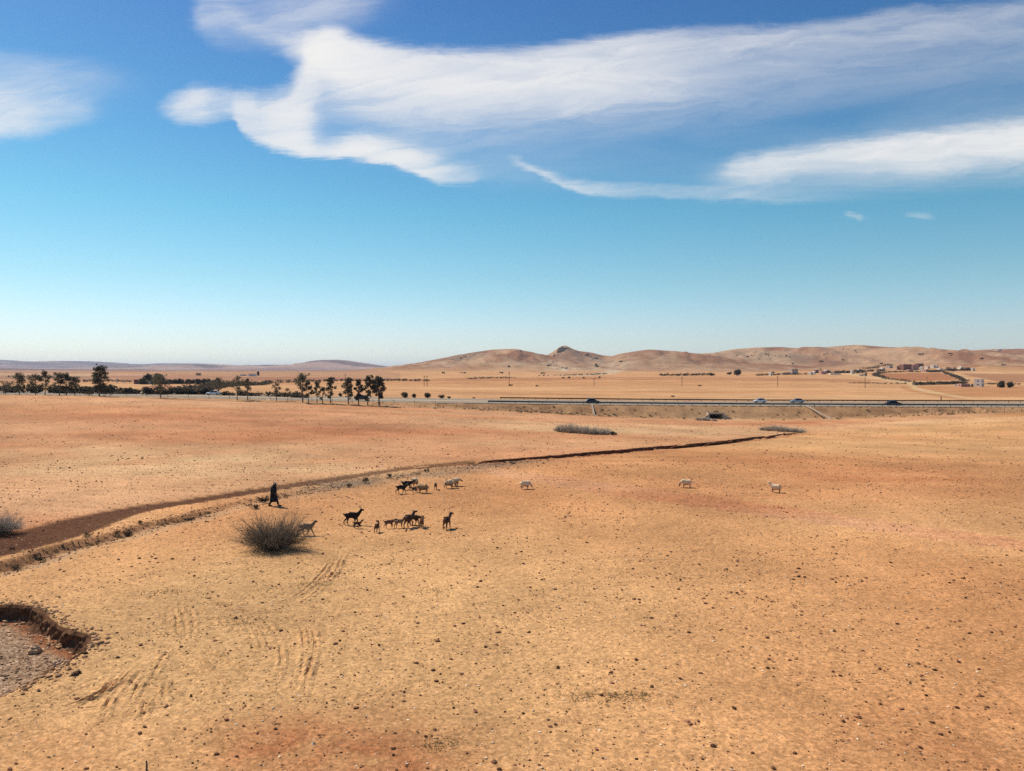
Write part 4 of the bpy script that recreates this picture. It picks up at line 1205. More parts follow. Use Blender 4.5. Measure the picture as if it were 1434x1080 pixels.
# dark bushes dotted on the slopes and far fields
SB = [(711,514,"dark bush high on the middle of the brown hill"),(648,523,"dark bush at the left foot of the brown hill"),(702,523,"dark bush at the middle foot of the brown hill"),(760,523.5,"dark bush at the right foot of the brown hill"),(621,523,"tiny dark bush at the far left foot of the brown hill"),(769,513,"dark bush on the saddle left of the sharp peak"),(789,530,"left bush of a dark pair on the plain below the sharp peak"),(797,530,"right bush of a dark pair on the plain below the sharp peak"),(840,529.5,"flat dark bush on the plain right of the sharp peak"),(818,530,"small dark bush between the pair and the flat bush on the plain"),(912,560,"flat dark scrub just behind the motorway right of the black hatchback"),(980,541,"lone dark tuft in the middle of the far field"),(942,556,"thin dark scrub behind the motorway above the bank's middle"),(664,558,"low dark scrub behind the start of the far crash barrier"),(752,541.5,"dark tuft in the field right of the single pole"),(716,540.5,"dark tuft at the foot of the single pole"),(1083,523,"dark bush beside the small white house on the plain"),(1180,505,"dark bush on the slope under the highest hill"),(1150,507,"dark bush on the slope above the slim tower"),(1110,511,"dark bush on the slope above the large grey farm house"),(1047,500,"dark bush on the hill face above the lone round tree"),(1075,497,"dark bush near the top of the hill above the farm"),(870,507,"dark bush on the spur right of the sharp peak"),(835,512,"upper bush of two on the right side of the sharp peak"),(836,514,"lower bush of two on the right side of the sharp peak"),(1375,503,"dark bush on the open slope near the right edge"),(1330,496,"dark bush near the skyline of the right slope"),(1235,510,"dark bush just above the orchard strip"),(1290,497,"dark bush high above the red village buildings"),(1405,512,"dark bush low on the slope near the right edge")]
for k, (px, py, lb) in enumerate(SB):
    p = hit(px, py, big_z)
    if p is None: continue
    s = p[1] / F
    shrub("slope_bush", lb, "bush", Vector((p[0], p[1], gz(*p))), (4 + 5 * R.random()) * s, (1.6 + 1.2 * R.random()) * s, m_hedge, n=90, seed=60 + k, group="dark bushes dotted over the dry slopes", stems=False, size=.8 * s)
# ------------------------------------------------------------------ village and farms
m_ochre = rough_mat("ochre_plaster", (.60, .42, .27), .15, .5, .95)
m_pink = rough_mat("rose_plaster", (.52, .30, .24), .15, .5, .95)
m_rust = rough_mat("red_earth_wall", (.24, .115, .085), .2, .5, .95)
m_chalk = rough_mat("whitewash", (.82, .74, .62), .1, .5, .9)
m_grey = rough_mat("bare_block_wall", (.48, .39, .32), .15, .5, .95)
m_dark = rough_mat("dark_opening", (.03, .026, .022), .1, 1, .8)
m_door = rough_mat("door_paint", (.10, .14, .13), .2, 2, .7)
def house(label, px, py, wpx, hpx, mat, rz=.35, depth_k=.8, name="house", cat="house", nwin=2, storey=1):
    p = spot(px, py); s = p.y / F
    w, h = wpx * s * 1.15, hpx * s * 1.15; d = max(w * depth_k, 3.0)
    root = thing(name, label, cat, p, rz, "flat-roofed buildings on the far plain")
    mb = MB(); mb.box(-w/2, w/2, -d/2, d/2, -1.0, h); mb.build("wall", mat, root)
    t = .25
    mb = MB()
    for a in ((-w/2-.04, w/2+.04, -d/2-.04, -d/2+t), (-w/2-.04, w/2+.04, d/2-t, d/2+.04), (-w/2-.04, -w/2+t, -d/2+t, d/2-t), (w/2-t, w/2+.04, -d/2+t, d/2-t)):
        mb.box(*a, h - .02, h + .06 * h + .15)
    mb.build("parapet", mat, root)
    for st_i in range(storey):
        zz = h * (st_i + .45) / storey
        for k in range(nwin):
            x = w * ((k + 1) / (nwin + 1) - .5)
            if st_i == 0 and k == nwin // 2 and nwin > 1:
                mb = MB(); mb.box(x - .5, x + .5, -d/2 - .06, -d/2 + .1, 0, min(2.1, h * .7 / storey)); mb.build("door", m_door, root); continue
            wo2 = MB(); wo2.box(x - .45, x + .45, -d/2 - .05, -d/2 + .1, zz, zz + min(1.1, .3 * h / storey)); wo2.build("window", m_dark, root)
        wo2 = MB(); wo2.box(-w/2 - .05, -w/2 + .1, -.45, .45, zz, zz + min(1.1, .3 * h / storey)); wo2.build("window", m_dark, root)
    return root
house("pale two storey block house, lit on its left side, alone on the right plain", 1371, 541.5, 9, 8.5, m_chalk, .75, .9, storey=2)
house("low ruined pink house left of the pale block house", 1349, 541.8, 11, 3.4, m_pink, .2, .5)
house("tiny cream house beside the low ruined pink one", 1359, 541.8, 4, 3.2, m_ochre, .3)
house("low stone enclosure left of the ruined pink house", 1341, 541.5, 5, 2.2, m_grey, .3, name="enclosure", nwin=1)
house("largest red-brown building of the village, long and flat roofed", 1268, 518, 12, 6.2, m_rust, .25, .6, nwin=4, storey=2)
house("rose coloured building right of the largest red-brown one", 1280, 517.5, 9, 5.4, m_pink, .2, .6, nwin=3)
house("ochre house at the left end of the red buildings", 1256, 518.2, 7, 4.8, m_ochre, .4)
house("small cream house on the roofline of the red buildings", 1265.5, 513.5, 4, 3.0, m_chalk, .3)
house("dark red house behind the right of the rose building", 1287, 513.5, 9, 3.4, m_rust, .2, .5, nwin=3)
house("bright pink tower-like house at the right of the red buildings", 1291, 519.5, 3.6, 5.2, m_chalk, .7)
house("white house with two cubes up the slope, right of the red buildings", 1307, 515.2, 4.5, 3.6, m_chalk, .5)
house("small whitewashed house right of the white cubes", 1311.5, 515.2, 3, 3.4, m_chalk, .4)
house("ochre walled house near the top of the diagonal hedge", 1325, 518.5, 6.5, 3.4, m_ochre, .3, nwin=3)
house("low rose wall house between the two village hedges", 1297, 521, 5, 2.8, m_pink, .3)
house("pale house in the hedge at the right end of the village", 1346, 517, 5, 3.0, m_chalk, .3)
house("brown house at the right end of the village hedge", 1354, 518, 6, 2.6, m_rust, .3)
house("grey house left of the ochre one on the slope", 1246, 516, 6, 3.2, m_grey, .4)
house("white square house in the dark hedge left of the village lane", 1193, 524, 3.4, 5.0, m_chalk, .6)
house("small ochre hut beside the pale village lane", 1211.5, 526.5, 3.5, 4.0, m_ochre, .5)
house("grey shed touching the ochre hut by the lane", 1206, 526.8, 4, 1.8, m_grey, .5, nwin=1)
house("white low house at the left end of the village", 1135.5, 525, 5, 3.0, m_chalk, .4)
house("white taller cube next to the leftmost low house", 1140, 524.6, 2.2, 4.4, m_chalk, .4)
house("brown flat house left of the minaret-like tower", 1143.5, 522.5, 7, 3.4, m_rust, .2)
house("rose house right of the minaret-like tower", 1152, 524, 7, 3.0, m_pink, .2)
house("long low pale wall building below the dark hedge", 1169, 524.8, 13, 1.6, m_chalk, .05, .3, nwin=4)
house("white house on the plain below the dark hill", 1079, 526.3, 2.8, 4.0, m_chalk, .5)
house("large grey farm house on the plain below the hills", 1111, 524.2, 9, 6.0, m_grey, .35, .7, nwin=3, storey=2)
house("long pale farm shed left of the large grey farm house", 1100, 524.6, 9, 2.4, m_grey, .3, .6, nwin=3)
house("red-brown farm house behind the left gum trees", 192, 538, 6.5, 5.0, m_rust, .3, nwin=2)
house("pale low barn beside the red-brown farm house", 203, 538.3, 12, 3.6, m_grey, .2, .5, nwin=3)
house("white shed small and bright at the left field hedge", 174, 535.8, 2.4, 1.7, m_chalk, .5, nwin=1)
house("white shed left of its twin at the left field hedge", 163.5, 535.8, 2.2, 1.7, m_chalk, .5, nwin=1)
house("long white barn far off under the purple hills", 353.5, 527, 9, 3.0, m_chalk, .15, .5, nwin=3)
house("low white barn left of the long one under the purple hills", 341, 526.6, 8, 2.0, m_chalk, .15, .5)
house("dark silo block beside the far white barn", 361.5, 526, 2.6, 4.6, m_dark, .3, name="silo", cat="silo", nwin=1)
house("lone dark barn on the far left plain", 278, 525.8, 5.5, 2.6, m_grey, .2, .6)

for lb, px, py, w, h, mt in [("pale cube house left of the grey slope house", 1236, 519, 5, 3.4, m_chalk), ("ochre cube house below the orchard strip", 1228, 521, 4.5, 3.0, m_ochre), ("rose cube house right under the largest red-brown building", 1274, 521, 6, 2.8, m_pink),
        ("white wall house at the top right of the red buildings", 1299, 516.5, 4, 2.8, m_chalk), ("pale house at the right foot of the white cubes", 1316, 519.5, 5, 2.8, m_chalk), ("rose house in the hedge right of the ochre walled house", 1335, 518, 5, 2.8, m_pink),
        ("whitewashed house between the slim tower and the dark hedge", 1158, 521.5, 5, 2.8, m_chalk), ("ochre house standing in the hedge below the village", 1180, 522.2, 5, 3.0, m_ochre), ("pale small house at the right end of the long dark hedge", 1203, 520.5, 4.5, 2.8, m_chalk), ("far right pale house beyond the last village hedge", 1362, 519, 4, 2.4, m_chalk)]:
    house(lb, px, py, w, h, mt, .35)
# slim tower of the village mosque
p = spot(1148.5, 523.5); s = p.y / F
tw = thing("minaret", "slim square tower rising at the left end of the village", "tower", p, .6)
mb = MB(); mb.box(-1.3*s, 1.3*s, -1.3*s, 1.3*s, -1, 7.0*s); mb.build("shaft", m_ochre, tw)
mb = MB(); mb.box(-1.5*s, 1.5*s, -1.5*s, 1.5*s, 7.0*s, 7.5*s); mb.build("cornice", m_ochre, tw)
mb = MB(); mb.box(-.7*s, .7*s, -.7*s, .7*s, 7.5*s, 9.0*s); mb.build("lantern", m_ochre, tw)
mb = MB(); mb.box(-.35*s, .35*s, -1.36*s, -1.25*s, 4.5*s, 5.6*s); mb.build("window", m_dark, tw)

def pole(label, px, py, hpx, cross=True, gap=0.0):
    p = spot(px, py); s = p.y / F; h = hpx * s
    root = thing("utility_pole", label, "pole", p, 0, "utility poles across the far plain")
    for dx_ in ((0,) if gap == 0 else (0, gap * s)):
        mb = MB(); mb.tube([(dx_, 0, -.5), (dx_, 0, h)], [.20, .14], 7); mb.build("pole", m_tar_pole, root)
    if cross:
        mb = MB(); w = max(.9, gap * s * .5 + .3)
        c = gap * s * .5
        mb.box(c - w, c + w, -.09, .09, h - .75, h - .55); mb.build("crossarm", m_tar_pole, root)
        for x in (c - w * .85, c, c + w * .85):
            mb = MB(); mb.lathe([(.05, 0), (.09, .05), (.05, .12), (.08, .18), (0, .26)], 7, 'Z', (x, 0, h - .55)); mb.build("insulator", m_conc, root)
    return root
pole("double-legged power pole left of the brown hill foot", 594, 541, 15, True, 4.2)
pole("thin single pole in front of the middle of the brown hill", 713, 540.5, 20)
pole("thin pole on the plain in front of the rocky peak's right foot", 832, 540, 10)
pole("thin pole on the plain left of the lone round tree", 955, 541, 13)
pole("thin pole standing below the village lane", 1211.5, 543.5, 20)
pole("thin pole on the field left of the village", 1089, 541, 14)
pole("thin pole behind the olive gum tree", 483.5, 540, 16)
pole("short pole beside the dirt lane near the motorway", 1318, 561, 6, False)
pole("thin pole at the lower edge of the red field", 1298, 537, 9)
pole("thin pole above the thick hedge in the right plain", 1347, 541, 12)

# ------------------------------------------------------------------ rock outcrops on the hills
m_rock = rough_mat("grey_brown_rock", (.16, .13, .11), .45, .12, 1, bump=.5)
m_rockp = rough_mat("pale_rock", (.40, .33, .26), .4, .12, 1, bump=.5)
def outcrop(label, px, py, wpx, hpx, n, mat, seed):
    p = hit(px, py, big_z)
    if p is None: return
    z0 = gz(*p); s = p[1] / F
    rs = np.random.default_rng(7000 + seed)
    root = thing("rock_outcrop", label, "rocks", Vector((p[0], p[1], z0)), 0, "rock outcrops on the hills")
    for k in range(n):
        x = rs.normal() * wpx * s * .33; y = rs.normal() * wpx * s * .5
        z = gz(p[0] + x, p[1] + y) - z0
        h = hpx * s * (.35 + .65 * rs.random()) * math.exp(-(x / (wpx * s * .6)) ** 2)
        bm = bmesh.new(); bmesh.ops.create_icosphere(bm, subdivisions=2, radius=1)
        ph = rs.random(3) * 9
        w = h * (.7 + .8 * rs.random())
        for v in bm.verts:
            q_ = v.co * 1.7
            d = 1 + .42 * (math.sin(q_.x * 2.1 + ph[0]) * math.sin(q_.y * 2.7 + ph[1]) + .6 * math.sin(q_.z * 3.9 + ph[2] + q_.x * 2))
            v.co = Vector((v.co.x * w * d, v.co.y * w * d, v.co.z * h * d))
        me_ = bpy.data.meshes.new("boulder"); bm.to_mesh(me_); bm.free()
        link("boulder", me_, mat, root, (x, y, z + h * .1))
outcrop("dark craggy rocks on the tip of the sharp peak", 787, 490.5, 13, 3.4, 22, m_rock, 1)
outcrop("grey rocks on the left shoulder of the sharp peak", 779, 497, 12, 1.5, 10, m_rock, 2)
outcrop("line of grey crags along the ridge right of the sharp peak", 820, 498, 26, 1.6, 16, m_rock, 3)
outcrop("broken crags at the right end of the peak's ridge", 836, 503, 14, 1.5, 10, m_rock, 4)
outcrop("pale rocks at the foot of the sharp peak", 790, 516, 16, 1.5, 12, m_rockp, 5)
outcrop("pale rocks on the saddle left of the sharp peak", 775, 508, 14, 1.2, 8, m_rockp, 6)
outcrop("dark rocks on the left flank of the brown hill", 649, 503, 12, 1.8, 10, m_rock, 7)
outcrop("pale rocks strung along the left skyline of the brown hill", 660, 500, 16, 1.1, 8, m_rockp, 8)
outcrop("small crag on the top of the brown hill", 729, 493, 8, 1.0, 6, m_rock, 9)
outcrop("scattered dark rocks on the hill above the lone round tree", 1055, 497, 40, 1.3, 18, m_rock, 10)
outcrop("scattered rocks on the slope above the large farm house", 1100, 501, 40, 1.3, 16, m_rock, 11)
outcrop("rocks on the left brow of the highest hill", 1160, 500, 26, 1.2, 12, m_rock, 12)
outcrop("flat dark rocks on the skyline right of the middle hill", 961, 498, 12, 1.0, 7, m_rock, 13)
outcrop("dark rocks on the skyline near the right edge", 1397, 492, 10, 1.6, 7, m_rock, 14)
outcrop("pale rocks along the low spur right of the sharp peak", 866, 508, 22, 1.1, 10, m_rockp, 15)
outcrop("rocks just below the top of the highest hill", 1195, 495, 26, 1.0, 10, m_rock, 16)
# ------------------------------------------------------------------ animals
def skin_mesh(name, verts, edges, radii, root=0, sub=1):
    """grow one continuous body round a skeleton"""
    me = bpy.data.meshes.new(name + "_skeleton")
    me.from_pydata([tuple(v) for v in verts], edges, [])
    o = bpy.data.objects.new(name + "_skeleton", me); COL.objects.link(o)
    md = o.modifiers.new("skin", 'SKIN'); md.use_smooth_shade = True; md.branch_smoothing = .4
    for i, r_ in enumerate(radii):
        sv = me.skin_vertices[0].data[i]
        sv.radius = r_ if isinstance(r_, tuple) else (r_, r_); sv.use_root = (i == root)
    ms = o.modifiers.new("sub", 'SUBSURF'); ms.levels = ms.render_levels = sub
    dg = bpy.context.evaluated_depsgraph_get()
    out = bpy.data.meshes.new_from_object(o.evaluated_get(dg), depsgraph=dg)
    out.name = name
    bpy.data.objects.remove(o); bpy.data.meshes.remove(me)
    out.polygons.foreach_set('use_smooth', [True] * len(out.polygons))
    return out

m_coat = rough_mat("animal_coat", (1, 1, 1), .22, 14, .9, bump=.5, attr="coat")
m_horn = rough_mat("horn", (.10, .085, .07), .2, 20, .6)
HEADS = {'up': [(.44,.74,.095),(.49,.84,.085),(.535,.885,.078),(.69,.825,.048)],
         'level': [(.46,.68,.095),(.54,.735,.085),(.60,.755,.076),(.755,.69,.048)],
         'low': [(.49,.58,.095),(.58,.54,.08),(.63,.51,.074),(.74,.40,.048)],
         'graze': [(.48,.46,.095),(.55,.32,.08),(.59,.25,.072),(.67,.10,.048)]}
def animal(kind, label, px, py, rz_deg, h, head='level', body=(.03,.025,.022), leg=None, undershade=None, stride=.0, turn=0.0, horns=0.0, seed=0, group=None, face=None):
    """h = shoulder height in metres; built at shoulder height .74 facing +X and scaled"""
    rs = np.random.default_rng(9000 + seed)
    p = spot(px, py)
    sheep = kind == 'sheep'
    kid = h < .58
    fat = 1.78 if sheep else (.98 if kid else 1.12)
    V, E, Rr = [], [], []
    def v(x, y, z, r_, link_to=None):
        V.append((x, y, z)); Rr.append(r_); i = len(V) - 1
        if link_to is not None: E.append((link_to, i))
        return i
    dz_ = -.10 if sheep else 0.0
    mid = v(0, 0, .565 + dz_, (.155 * fat, .165 * fat))
    pel = v(-.24, 0, .60 + dz_, (.135 * fat, .15 * fat), mid)
    rump = v(-.37, 0, .585 + dz_, (.10 * fat, .12 * fat), pel)
    che = v(.22, 0, .565 + dz_, (.135 * fat, .175 * fat), mid)
    nb = v(.36, 0, .62, (.09 * fat, .12 * fat), che)
    hd = HEADS[head]
    tn = math.radians(turn)
    prev = nb; bx, bz = .36, .62
    for i, (x, z, r_) in enumerate(hd):
        dx_ = x - .36
        sx, sy = math.cos(tn * (i + 1) / 4) * dx_, math.sin(tn * (i + 1) / 4) * dx_
        prev = v(.36 + sx, sy, z, r_ * (1.15 if sheep and i < 2 else 1.0), prev)
        if i == 2: poll = prev
    for s in (-1, 1):     # ears hang outwards
        px_, py_, pz_ = V[poll]
        e1 = v(px_ - .03, py_ + s * .085, pz_ + .025, (.022, .022), poll)
        v(px_ - .06, py_ + s * .15, pz_ - (.01 if not sheep else .05), (.014, .022), e1)
    tl = v(-.46, 0, .62 if not sheep else .52, (.035, .035) if not sheep else (.06, .05), rump)
    v(-.53, 0, .70 if not sheep else .36, (.018, .018) if not sheep else (.04, .03), tl)
    for s in (-1, 1):
        a = stride * s
        k1 = v(.22 + .3 * a * .3, s * .095, .40, (.06, .075), che)
        k2 = v(.235 + a * .12, s * .10, .255, (.036, .038), k1)
        k3 = v(.22 + a * .22, s * .10, .09, (.026, .026), k2)
        v(.245 + a * .24, s * .10, .02, (.034, .030), k3)
        b_ = -stride * s
        h1 = v(-.25 + b_ * .05, s * .10, .42, (.075, .095), pel)
        h2 = v(-.27 + b_ * .10, s * .105, .33, (.05, .06), h1)
        h3 = v(-.37 + b_ * .17, s * .105, .245, (.034, .036), h2)
        h4 = v(-.34 + b_ * .22, s * .105, .09, (.025, .026), h3)
        v(-.31 + b_ * .24, s * .105, .02, (.034, .030), h4)
    me_ = skin_mesh("body", V, E, Rr, 0, 2)
    n = len(me_.vertices); co = np.zeros(n * 3, np.float32); me_.vertices.foreach_get('co', co); co = co.reshape(-1, 3)
    if sheep:   # woolly lumps on the fleece
        fl = (co[:, 2] > .36) & (co[:, 0] < .42)
        bump_ = .022 * np.sin(co[:, 0] * 38 + seed) * np.sin(co[:, 1] * 41) * np.sin(co[:, 2] * 36) + .012 * rs.normal(size=n)
        c0 = np.array([0, 0, .55]); dv = co - c0; dv[:, 0] *= .3
        dv /= np.linalg.norm(dv, axis=1)[:, None] + 1e-6
        co = co + dv * (bump_ * fl)[:, None]
    sc_ = h / .74
    col = np.ones((n, 4), np.float32)
    B, Lg, Fa = np.array(body), np.array(leg or body), np.array(face or leg or body)
    col[:, :3] = B
    wl_ = 1 - np.clip((co[:, 2] - .26) / .12, 0, 1)
    col[:, :3] = col[:, :3] * (1 - wl_[:, None]) + Lg * wl_[:, None]
    hx = np.hypot(co[:, 0] - .36, co[:, 1])
    fw = np.clip((co[:, 0] - (.52 if head != 'graze' else .50)) / .05, 0, 1)
    col[:, :3] = col[:, :3] * (1 - fw[:, None]) + Fa * fw[:, None]
    if undershade is not None:  # underside darkened: shade painted into the coat colour
        bw = np.clip((.52 - co[:, 2]) / .10, 0, 1) * np.clip((co[:, 2] - .34) / .05, 0, 1) * (np.abs(co[:, 0]) < .4)
        col[:, :3] = col[:, :3] * (1 - bw[:, None]) + np.array(undershade) * bw[:, None]
    me_.vertices.foreach_set('co', np.ascontiguousarray(co, np.float32).ravel())
    at_ = me_.color_attributes.new("coat", 'FLOAT_COLOR', 'POINT'); at_.data.foreach_set('color', col.ravel())
    me_.update()
    nm = 'sheep' if sheep else ('goat_kid' if kid else 'goat')
    root = thing(nm, label, 'sheep' if sheep else 'goat', p, math.radians(rz_deg), group or ("goats and kids near the twiggy bush" if not sheep else "sheep on the stony field"))
    root.scale = (sc_ * 1.02,) * 3
    link("body", me_, m_coat, root)
    if horns:
        x0, y0, z0 = V[poll]
        for s in (-1, 1):
            mb = MB()
            mb.tube([(x0 - .01, y0 + s * .03, z0 + .04), (x0 - .05, y0 + s * .05, z0 + .04 + horns * .5), (x0 - .13, y0 + s * .09, z0 + .03 + horns * .8), (x0 - .21, y0 + s * .11, z0 + horns * .7)], [.022, .018, .012, .004], 7)
            mb.build("horn", m_horn, root, True)
    for s in (-1, 1):
        x0, y0, z0 = V[poll]
        mb = MB(); mb.lathe([(0, -.012), (.010, -.007), (.012, 0), (.010, .007), (0, .012)], 8, 'Y', (x0 + .045, y0 + s * .056, z0 + .012)); mb.build("eye", m_dark, root, True)
    return root
BLK, BRN, DBR, TAN, GRY = (.022,.018,.016), (.15,.075,.042), (.085,.046,.03), (.20,.115,.06), (.12,.095,.075)
CRM, WHT, DLEG = (.70,.50,.30), (.76,.57,.36), (.17,.11,.07)
animal('goat', "grey-brown goat walking right out from behind the big twiggy bush", 429, 750, 12, .72, 'up', (.15,.115,.085), DBR, stride=.9, seed=1, face=DBR)
animal('goat', "big black goat standing side-on with its head raised", 493, 735.5, 10, .84, 'up', BLK, BLK, stride=.5, horns=.16, seed=2)
animal('goat', "small dark kid standing under the big black goat's head", 500.5, 740, 5, .44, 'up', DBR, DBR, stride=.3, seed=3)
animal('goat', "brown kid nearest the camera, rear towards us, head turned left", 528, 745.5, 80, .54, 'up', DBR, DBR, turn=60, seed=4)
animal('goat', "red-brown kid facing right, left of the pale kid", 545, 740, 20, .55, 'level', BRN, TAN, stride=.4, seed=5, face=BRN)
animal('goat', "pale fawn kid with dark legs between two brown animals", 559, 739.5, 35, .57, 'up', (.26,.16,.095), DBR, stride=.2, seed=6, face=DBR)
animal('goat', "dark brown goat with raised head in the middle of the lower group", 573, 738.5, 65, .80, 'up', DBR, DBR, turn=-30, stride=.2, seed=7)
animal('goat', "dark goat with lowered head right beside the one with raised head", 580, 735.5, -20, .68, 'low', DBR, DBR, stride=.3, seed=8)
animal('goat', "narrow brown kid seen end-on, right of the lowered head goat", 590.5, 739, 85, .56, 'up', BRN, TAN, seed=9)
animal('goat', "dark goat seen from behind, apart at the right of the lower group", 626, 740.5, 72, .76, 'up', DBR, BRN, turn=-35, seed=10, horns=.08)
animal('goat', "black goat at the left end of the upper group, facing right", 562, 691.5, 8, .70, 'level', BLK, BLK, stride=.6, seed=11, horns=.1)
animal('goat', "black goat pushed against the sheep, behind the left black one", 570, 686, 15, .74, 'level', BLK, BLK, stride=.3, seed=12, horns=.12)
animal('sheep', "cream sheep seen from behind at the back of the upper group", 580, 681.5, 70, .72, 'graze', CRM, DLEG, undershade=DLEG, seed=13)
animal('goat', "dark lamb-sized kid between the black goats and the tan sheep", 580.5, 690, 180, .45, 'level', (.06,.045,.04), DBR, seed=14)
animal('sheep', "tan sheep with painted dark undershade at the right end of the huddle", 592, 690.5, 165, .74, 'graze', (.42,.28,.14), DLEG, undershade=(.06,.04,.03), seed=15)
animal('goat', "black kid standing end-on between the huddle and the two sheep", 610, 685.5, -85, .52, 'level', BLK, BLK, seed=16)
animal('sheep', "front one of two overlapping cream sheep, shade painted underneath", 629, 684, 20, .72, 'graze', CRM, DLEG, undershade=(.08,.055,.04), seed=17, stride=.3)
animal('sheep', "rear one of two overlapping cream sheep, further right", 637, 681, 15, .70, 'low', CRM, DLEG, undershade=(.10,.07,.05), seed=18, stride=.2)
animal('sheep', "lone cream sheep grazing to the right in mid field", 735.5, 685, 8, .70, 'graze', WHT, DLEG, seed=19, face=WHT)
animal('sheep', "lone cream sheep grazing to the left, middle of the right field", 961, 683, 172, .70, 'graze', WHT, DLEG, seed=20, face=DLEG)
animal('sheep', "rightmost white sheep, head up and looking left", 1086, 690, 150, .70, 'up', WHT, DLEG, seed=21, face=WHT)

# ------------------------------------------------------------------ shepherd in a dark hooded robe
m_robe = rough_mat("dark_wool_robe", (.016, .015, .017), .3, 6, .95, bump=.5)
m_skinm = rough_mat("skin", (.30, .17, .11), .1, 10, .7)
m_trous = rough_mat("dark_trousers", (.03, .028, .03), .2, 10, .95)
m_shoe = rough_mat("worn_shoes", (.035, .028, .022), .2, 10, .8)
m_scarf = rough_mat("pale_scarf", (.46, .42, .38), .15, 12, .95)
pp = spot(383, 709)
pr = thing("person", "walking person in a long dark hooded robe beside the track", "person", pp, math.radians(15))
SV = [(0,0,.92),(.02,0,1.12),(.08,0,1.34),(.12,0,1.46),(.16,0,1.56),(.185,0,1.68)]
SR = [(.13,.15),(.13,.15),(.12,.17),(.055,.06),(.075,.07),(.07,.065)]
SE = [(0,1),(1,2),(2,3),(3,4),(4,5)]
def pv(p_, r_, to): SV.append(p_); SR.append(r_); SE.append((to, len(SV) - 1)); return len(SV) - 1
for s, fx, kx, lift in ((-1, .36, .25, 0.0), (1, -.34, -.02, .03)):
    h_ = pv((.0, s * .09, .86), (.085, .085), 0)
    k_ = pv((kx, s * .09, .48), (.06, .06), h_)
    an = pv((fx - .02, s * .09, .10 + lift), (.04, .04), k_)
    he = pv((fx + .03, s * .09, .045 + lift * .6), (.04, .04), an)
    pv((fx + .20, s * .10, .035), (.035, .028), he)
    sh = pv((.075, s * .19, 1.36), (.07, .07), 2)
    el = pv((-.03, s * .25, 1.10), (.05, .05), sh)
    wr = pv((.13, s * .20, .93), (.032, .032), el)
    pa = pv((.19, s * .19, .90), (.030, .040), wr)
    for q_, (dy_, ln) in enumerate(((-.030,.075),(-.010,.09),(.010,.085),(.030,.065))):
        f1 = pv((.19 + ln * .6, s * .19 + dy_, .885), (.009, .009), pa)
        pv((.19 + ln, s * .19 + dy_, .85), (.008, .008), f1)
    t1 = pv((.19, s * .14, .90), (.011, .011), pa); pv((.225, s * .125, .885), (.009, .009), t1)
nose = pv((.255, 0, 1.60), (.018, .016), 4)
bme = skin_mesh("body", SV, SE, SR, 0, 2)
body_o = link("body", bme, m_skinm, pr)
def loft(name, rings, mat, parent, n=20, fold=.0, seed=0):
    V, Fq = [], []
    for i, (cx_, cz_, rx, ry) in enumerate(rings):
        for k in range(n):
            a = 2 * math.pi * k / n
            f_ = 1 + fold * math.sin(a * 5 + seed + i * .3) * (1 - i / len(rings))
            V.append((cx_ + math.cos(a) * rx * f_, math.sin(a) * ry * f_, cz_))
    for i in range(len(rings) - 1):
        for k in range(n):
            Fq.append((i*n+k, i*n+(k+1)%n, (i+1)*n+(k+1)%n, (i+1)*n+k))
    Fq.append(tuple((len(rings)-1)*n+k for k in range(n)))
    return link(name, mesh_from(name, V, Fq, True), mat, parent)
loft("robe", [(.02,.34,.30,.25),(.02,.55,.285,.245),(.01,.80,.25,.235),(.0,1.02,.225,.225),(-.01,1.18,.235,.24),(.0,1.32,.225,.25),(.05,1.43,.17,.20),(.10,1.50,.10,.11)], m_robe, pr, fold=.10)
# hood with a drooping tip behind, open to the front
hv_, hf_ = [], []
rings = [(-.02,1.44,.17,.20),(.02,1.50,.16,.16),(.07,1.58,.145,.125),(.11,1.68,.13,.12),(.11,1.76,.10,.10),(.06,1.80,.05,.05)]
n = 16
for cx_, cz_, rx, ry in rings:
    for k in range(n):
        a = 2 * math.pi * k / n
        open_ = .45 if abs(math.atan2(math.sin(a), math.cos(a))) < .75 and 1.53 < cz_ < 1.74 else 1.0
        hv_.append((cx_ + math.cos(a) * rx * open_ * (1 if math.cos(a) > 0 else 1.25), math.sin(a) * ry, cz_ - (.05 if math.cos(a) < -.5 else 0)))
for i in range(len(rings) - 1):
    for k in range(n): hf_.append((i*n+k, i*n+(k+1)%n, (i+1)*n+(k+1)%n, (i+1)*n+k))
hf_.append(tuple((len(rings)-1)*n+k for k in range(n)))
link("hood", mesh_from("hood", hv_, hf_, True), m_robe, pr)
mb = MB(); mb.tube([(.02,-.14,1.62),(.06,-.135,1.70),(.12,-.12,1.755),(.16,-.06,1.79),(.15,.0,1.80)], [.03,.04,.045,.04,.02], 8); mb.build("scarf", m_scarf, pr, True)
for s in (-1, 1):
    mb = MB(); mb.tube([(.07,s*.20,1.36),(-.03,s*.26,1.11),(.10,s*.21,.955)], [.10,.085,.075], 10); mb.build("sleeve", m_robe, pr, True)
    fx, kx = (.36,.25) if s < 0 else (-.34,-.02)
    mb = MB(); mb.tube([(0,s*.09,.84),(kx,s*.09,.48),(fx-.01,s*.09,.13)], [.11,.085,.07], 10); mb.build("trouser_leg", m_trous, pr, True)
    mb = MB(); mb.tube([(fx-.05,s*.09,.075),(fx+.04,s*.09,.06),(fx+.15,s*.10,.05),(fx+.24,s*.10,.04)], [.045,.058,.05,.03], 8); mb.build("shoe", m_shoe, pr, True)
    mb = MB(); mb.lathe([(0,-.01),(.009,-.005),(.010,0),(.009,.005),(0,.01)], 8, 'Y', (.232, s*.03, 1.625)); mb.build("eye", m_dark, pr, True)
mb = MB(); mb.box(.235,.248,-.028,.028,1.545,1.556); mb.build("mouth", m_tail, pr)

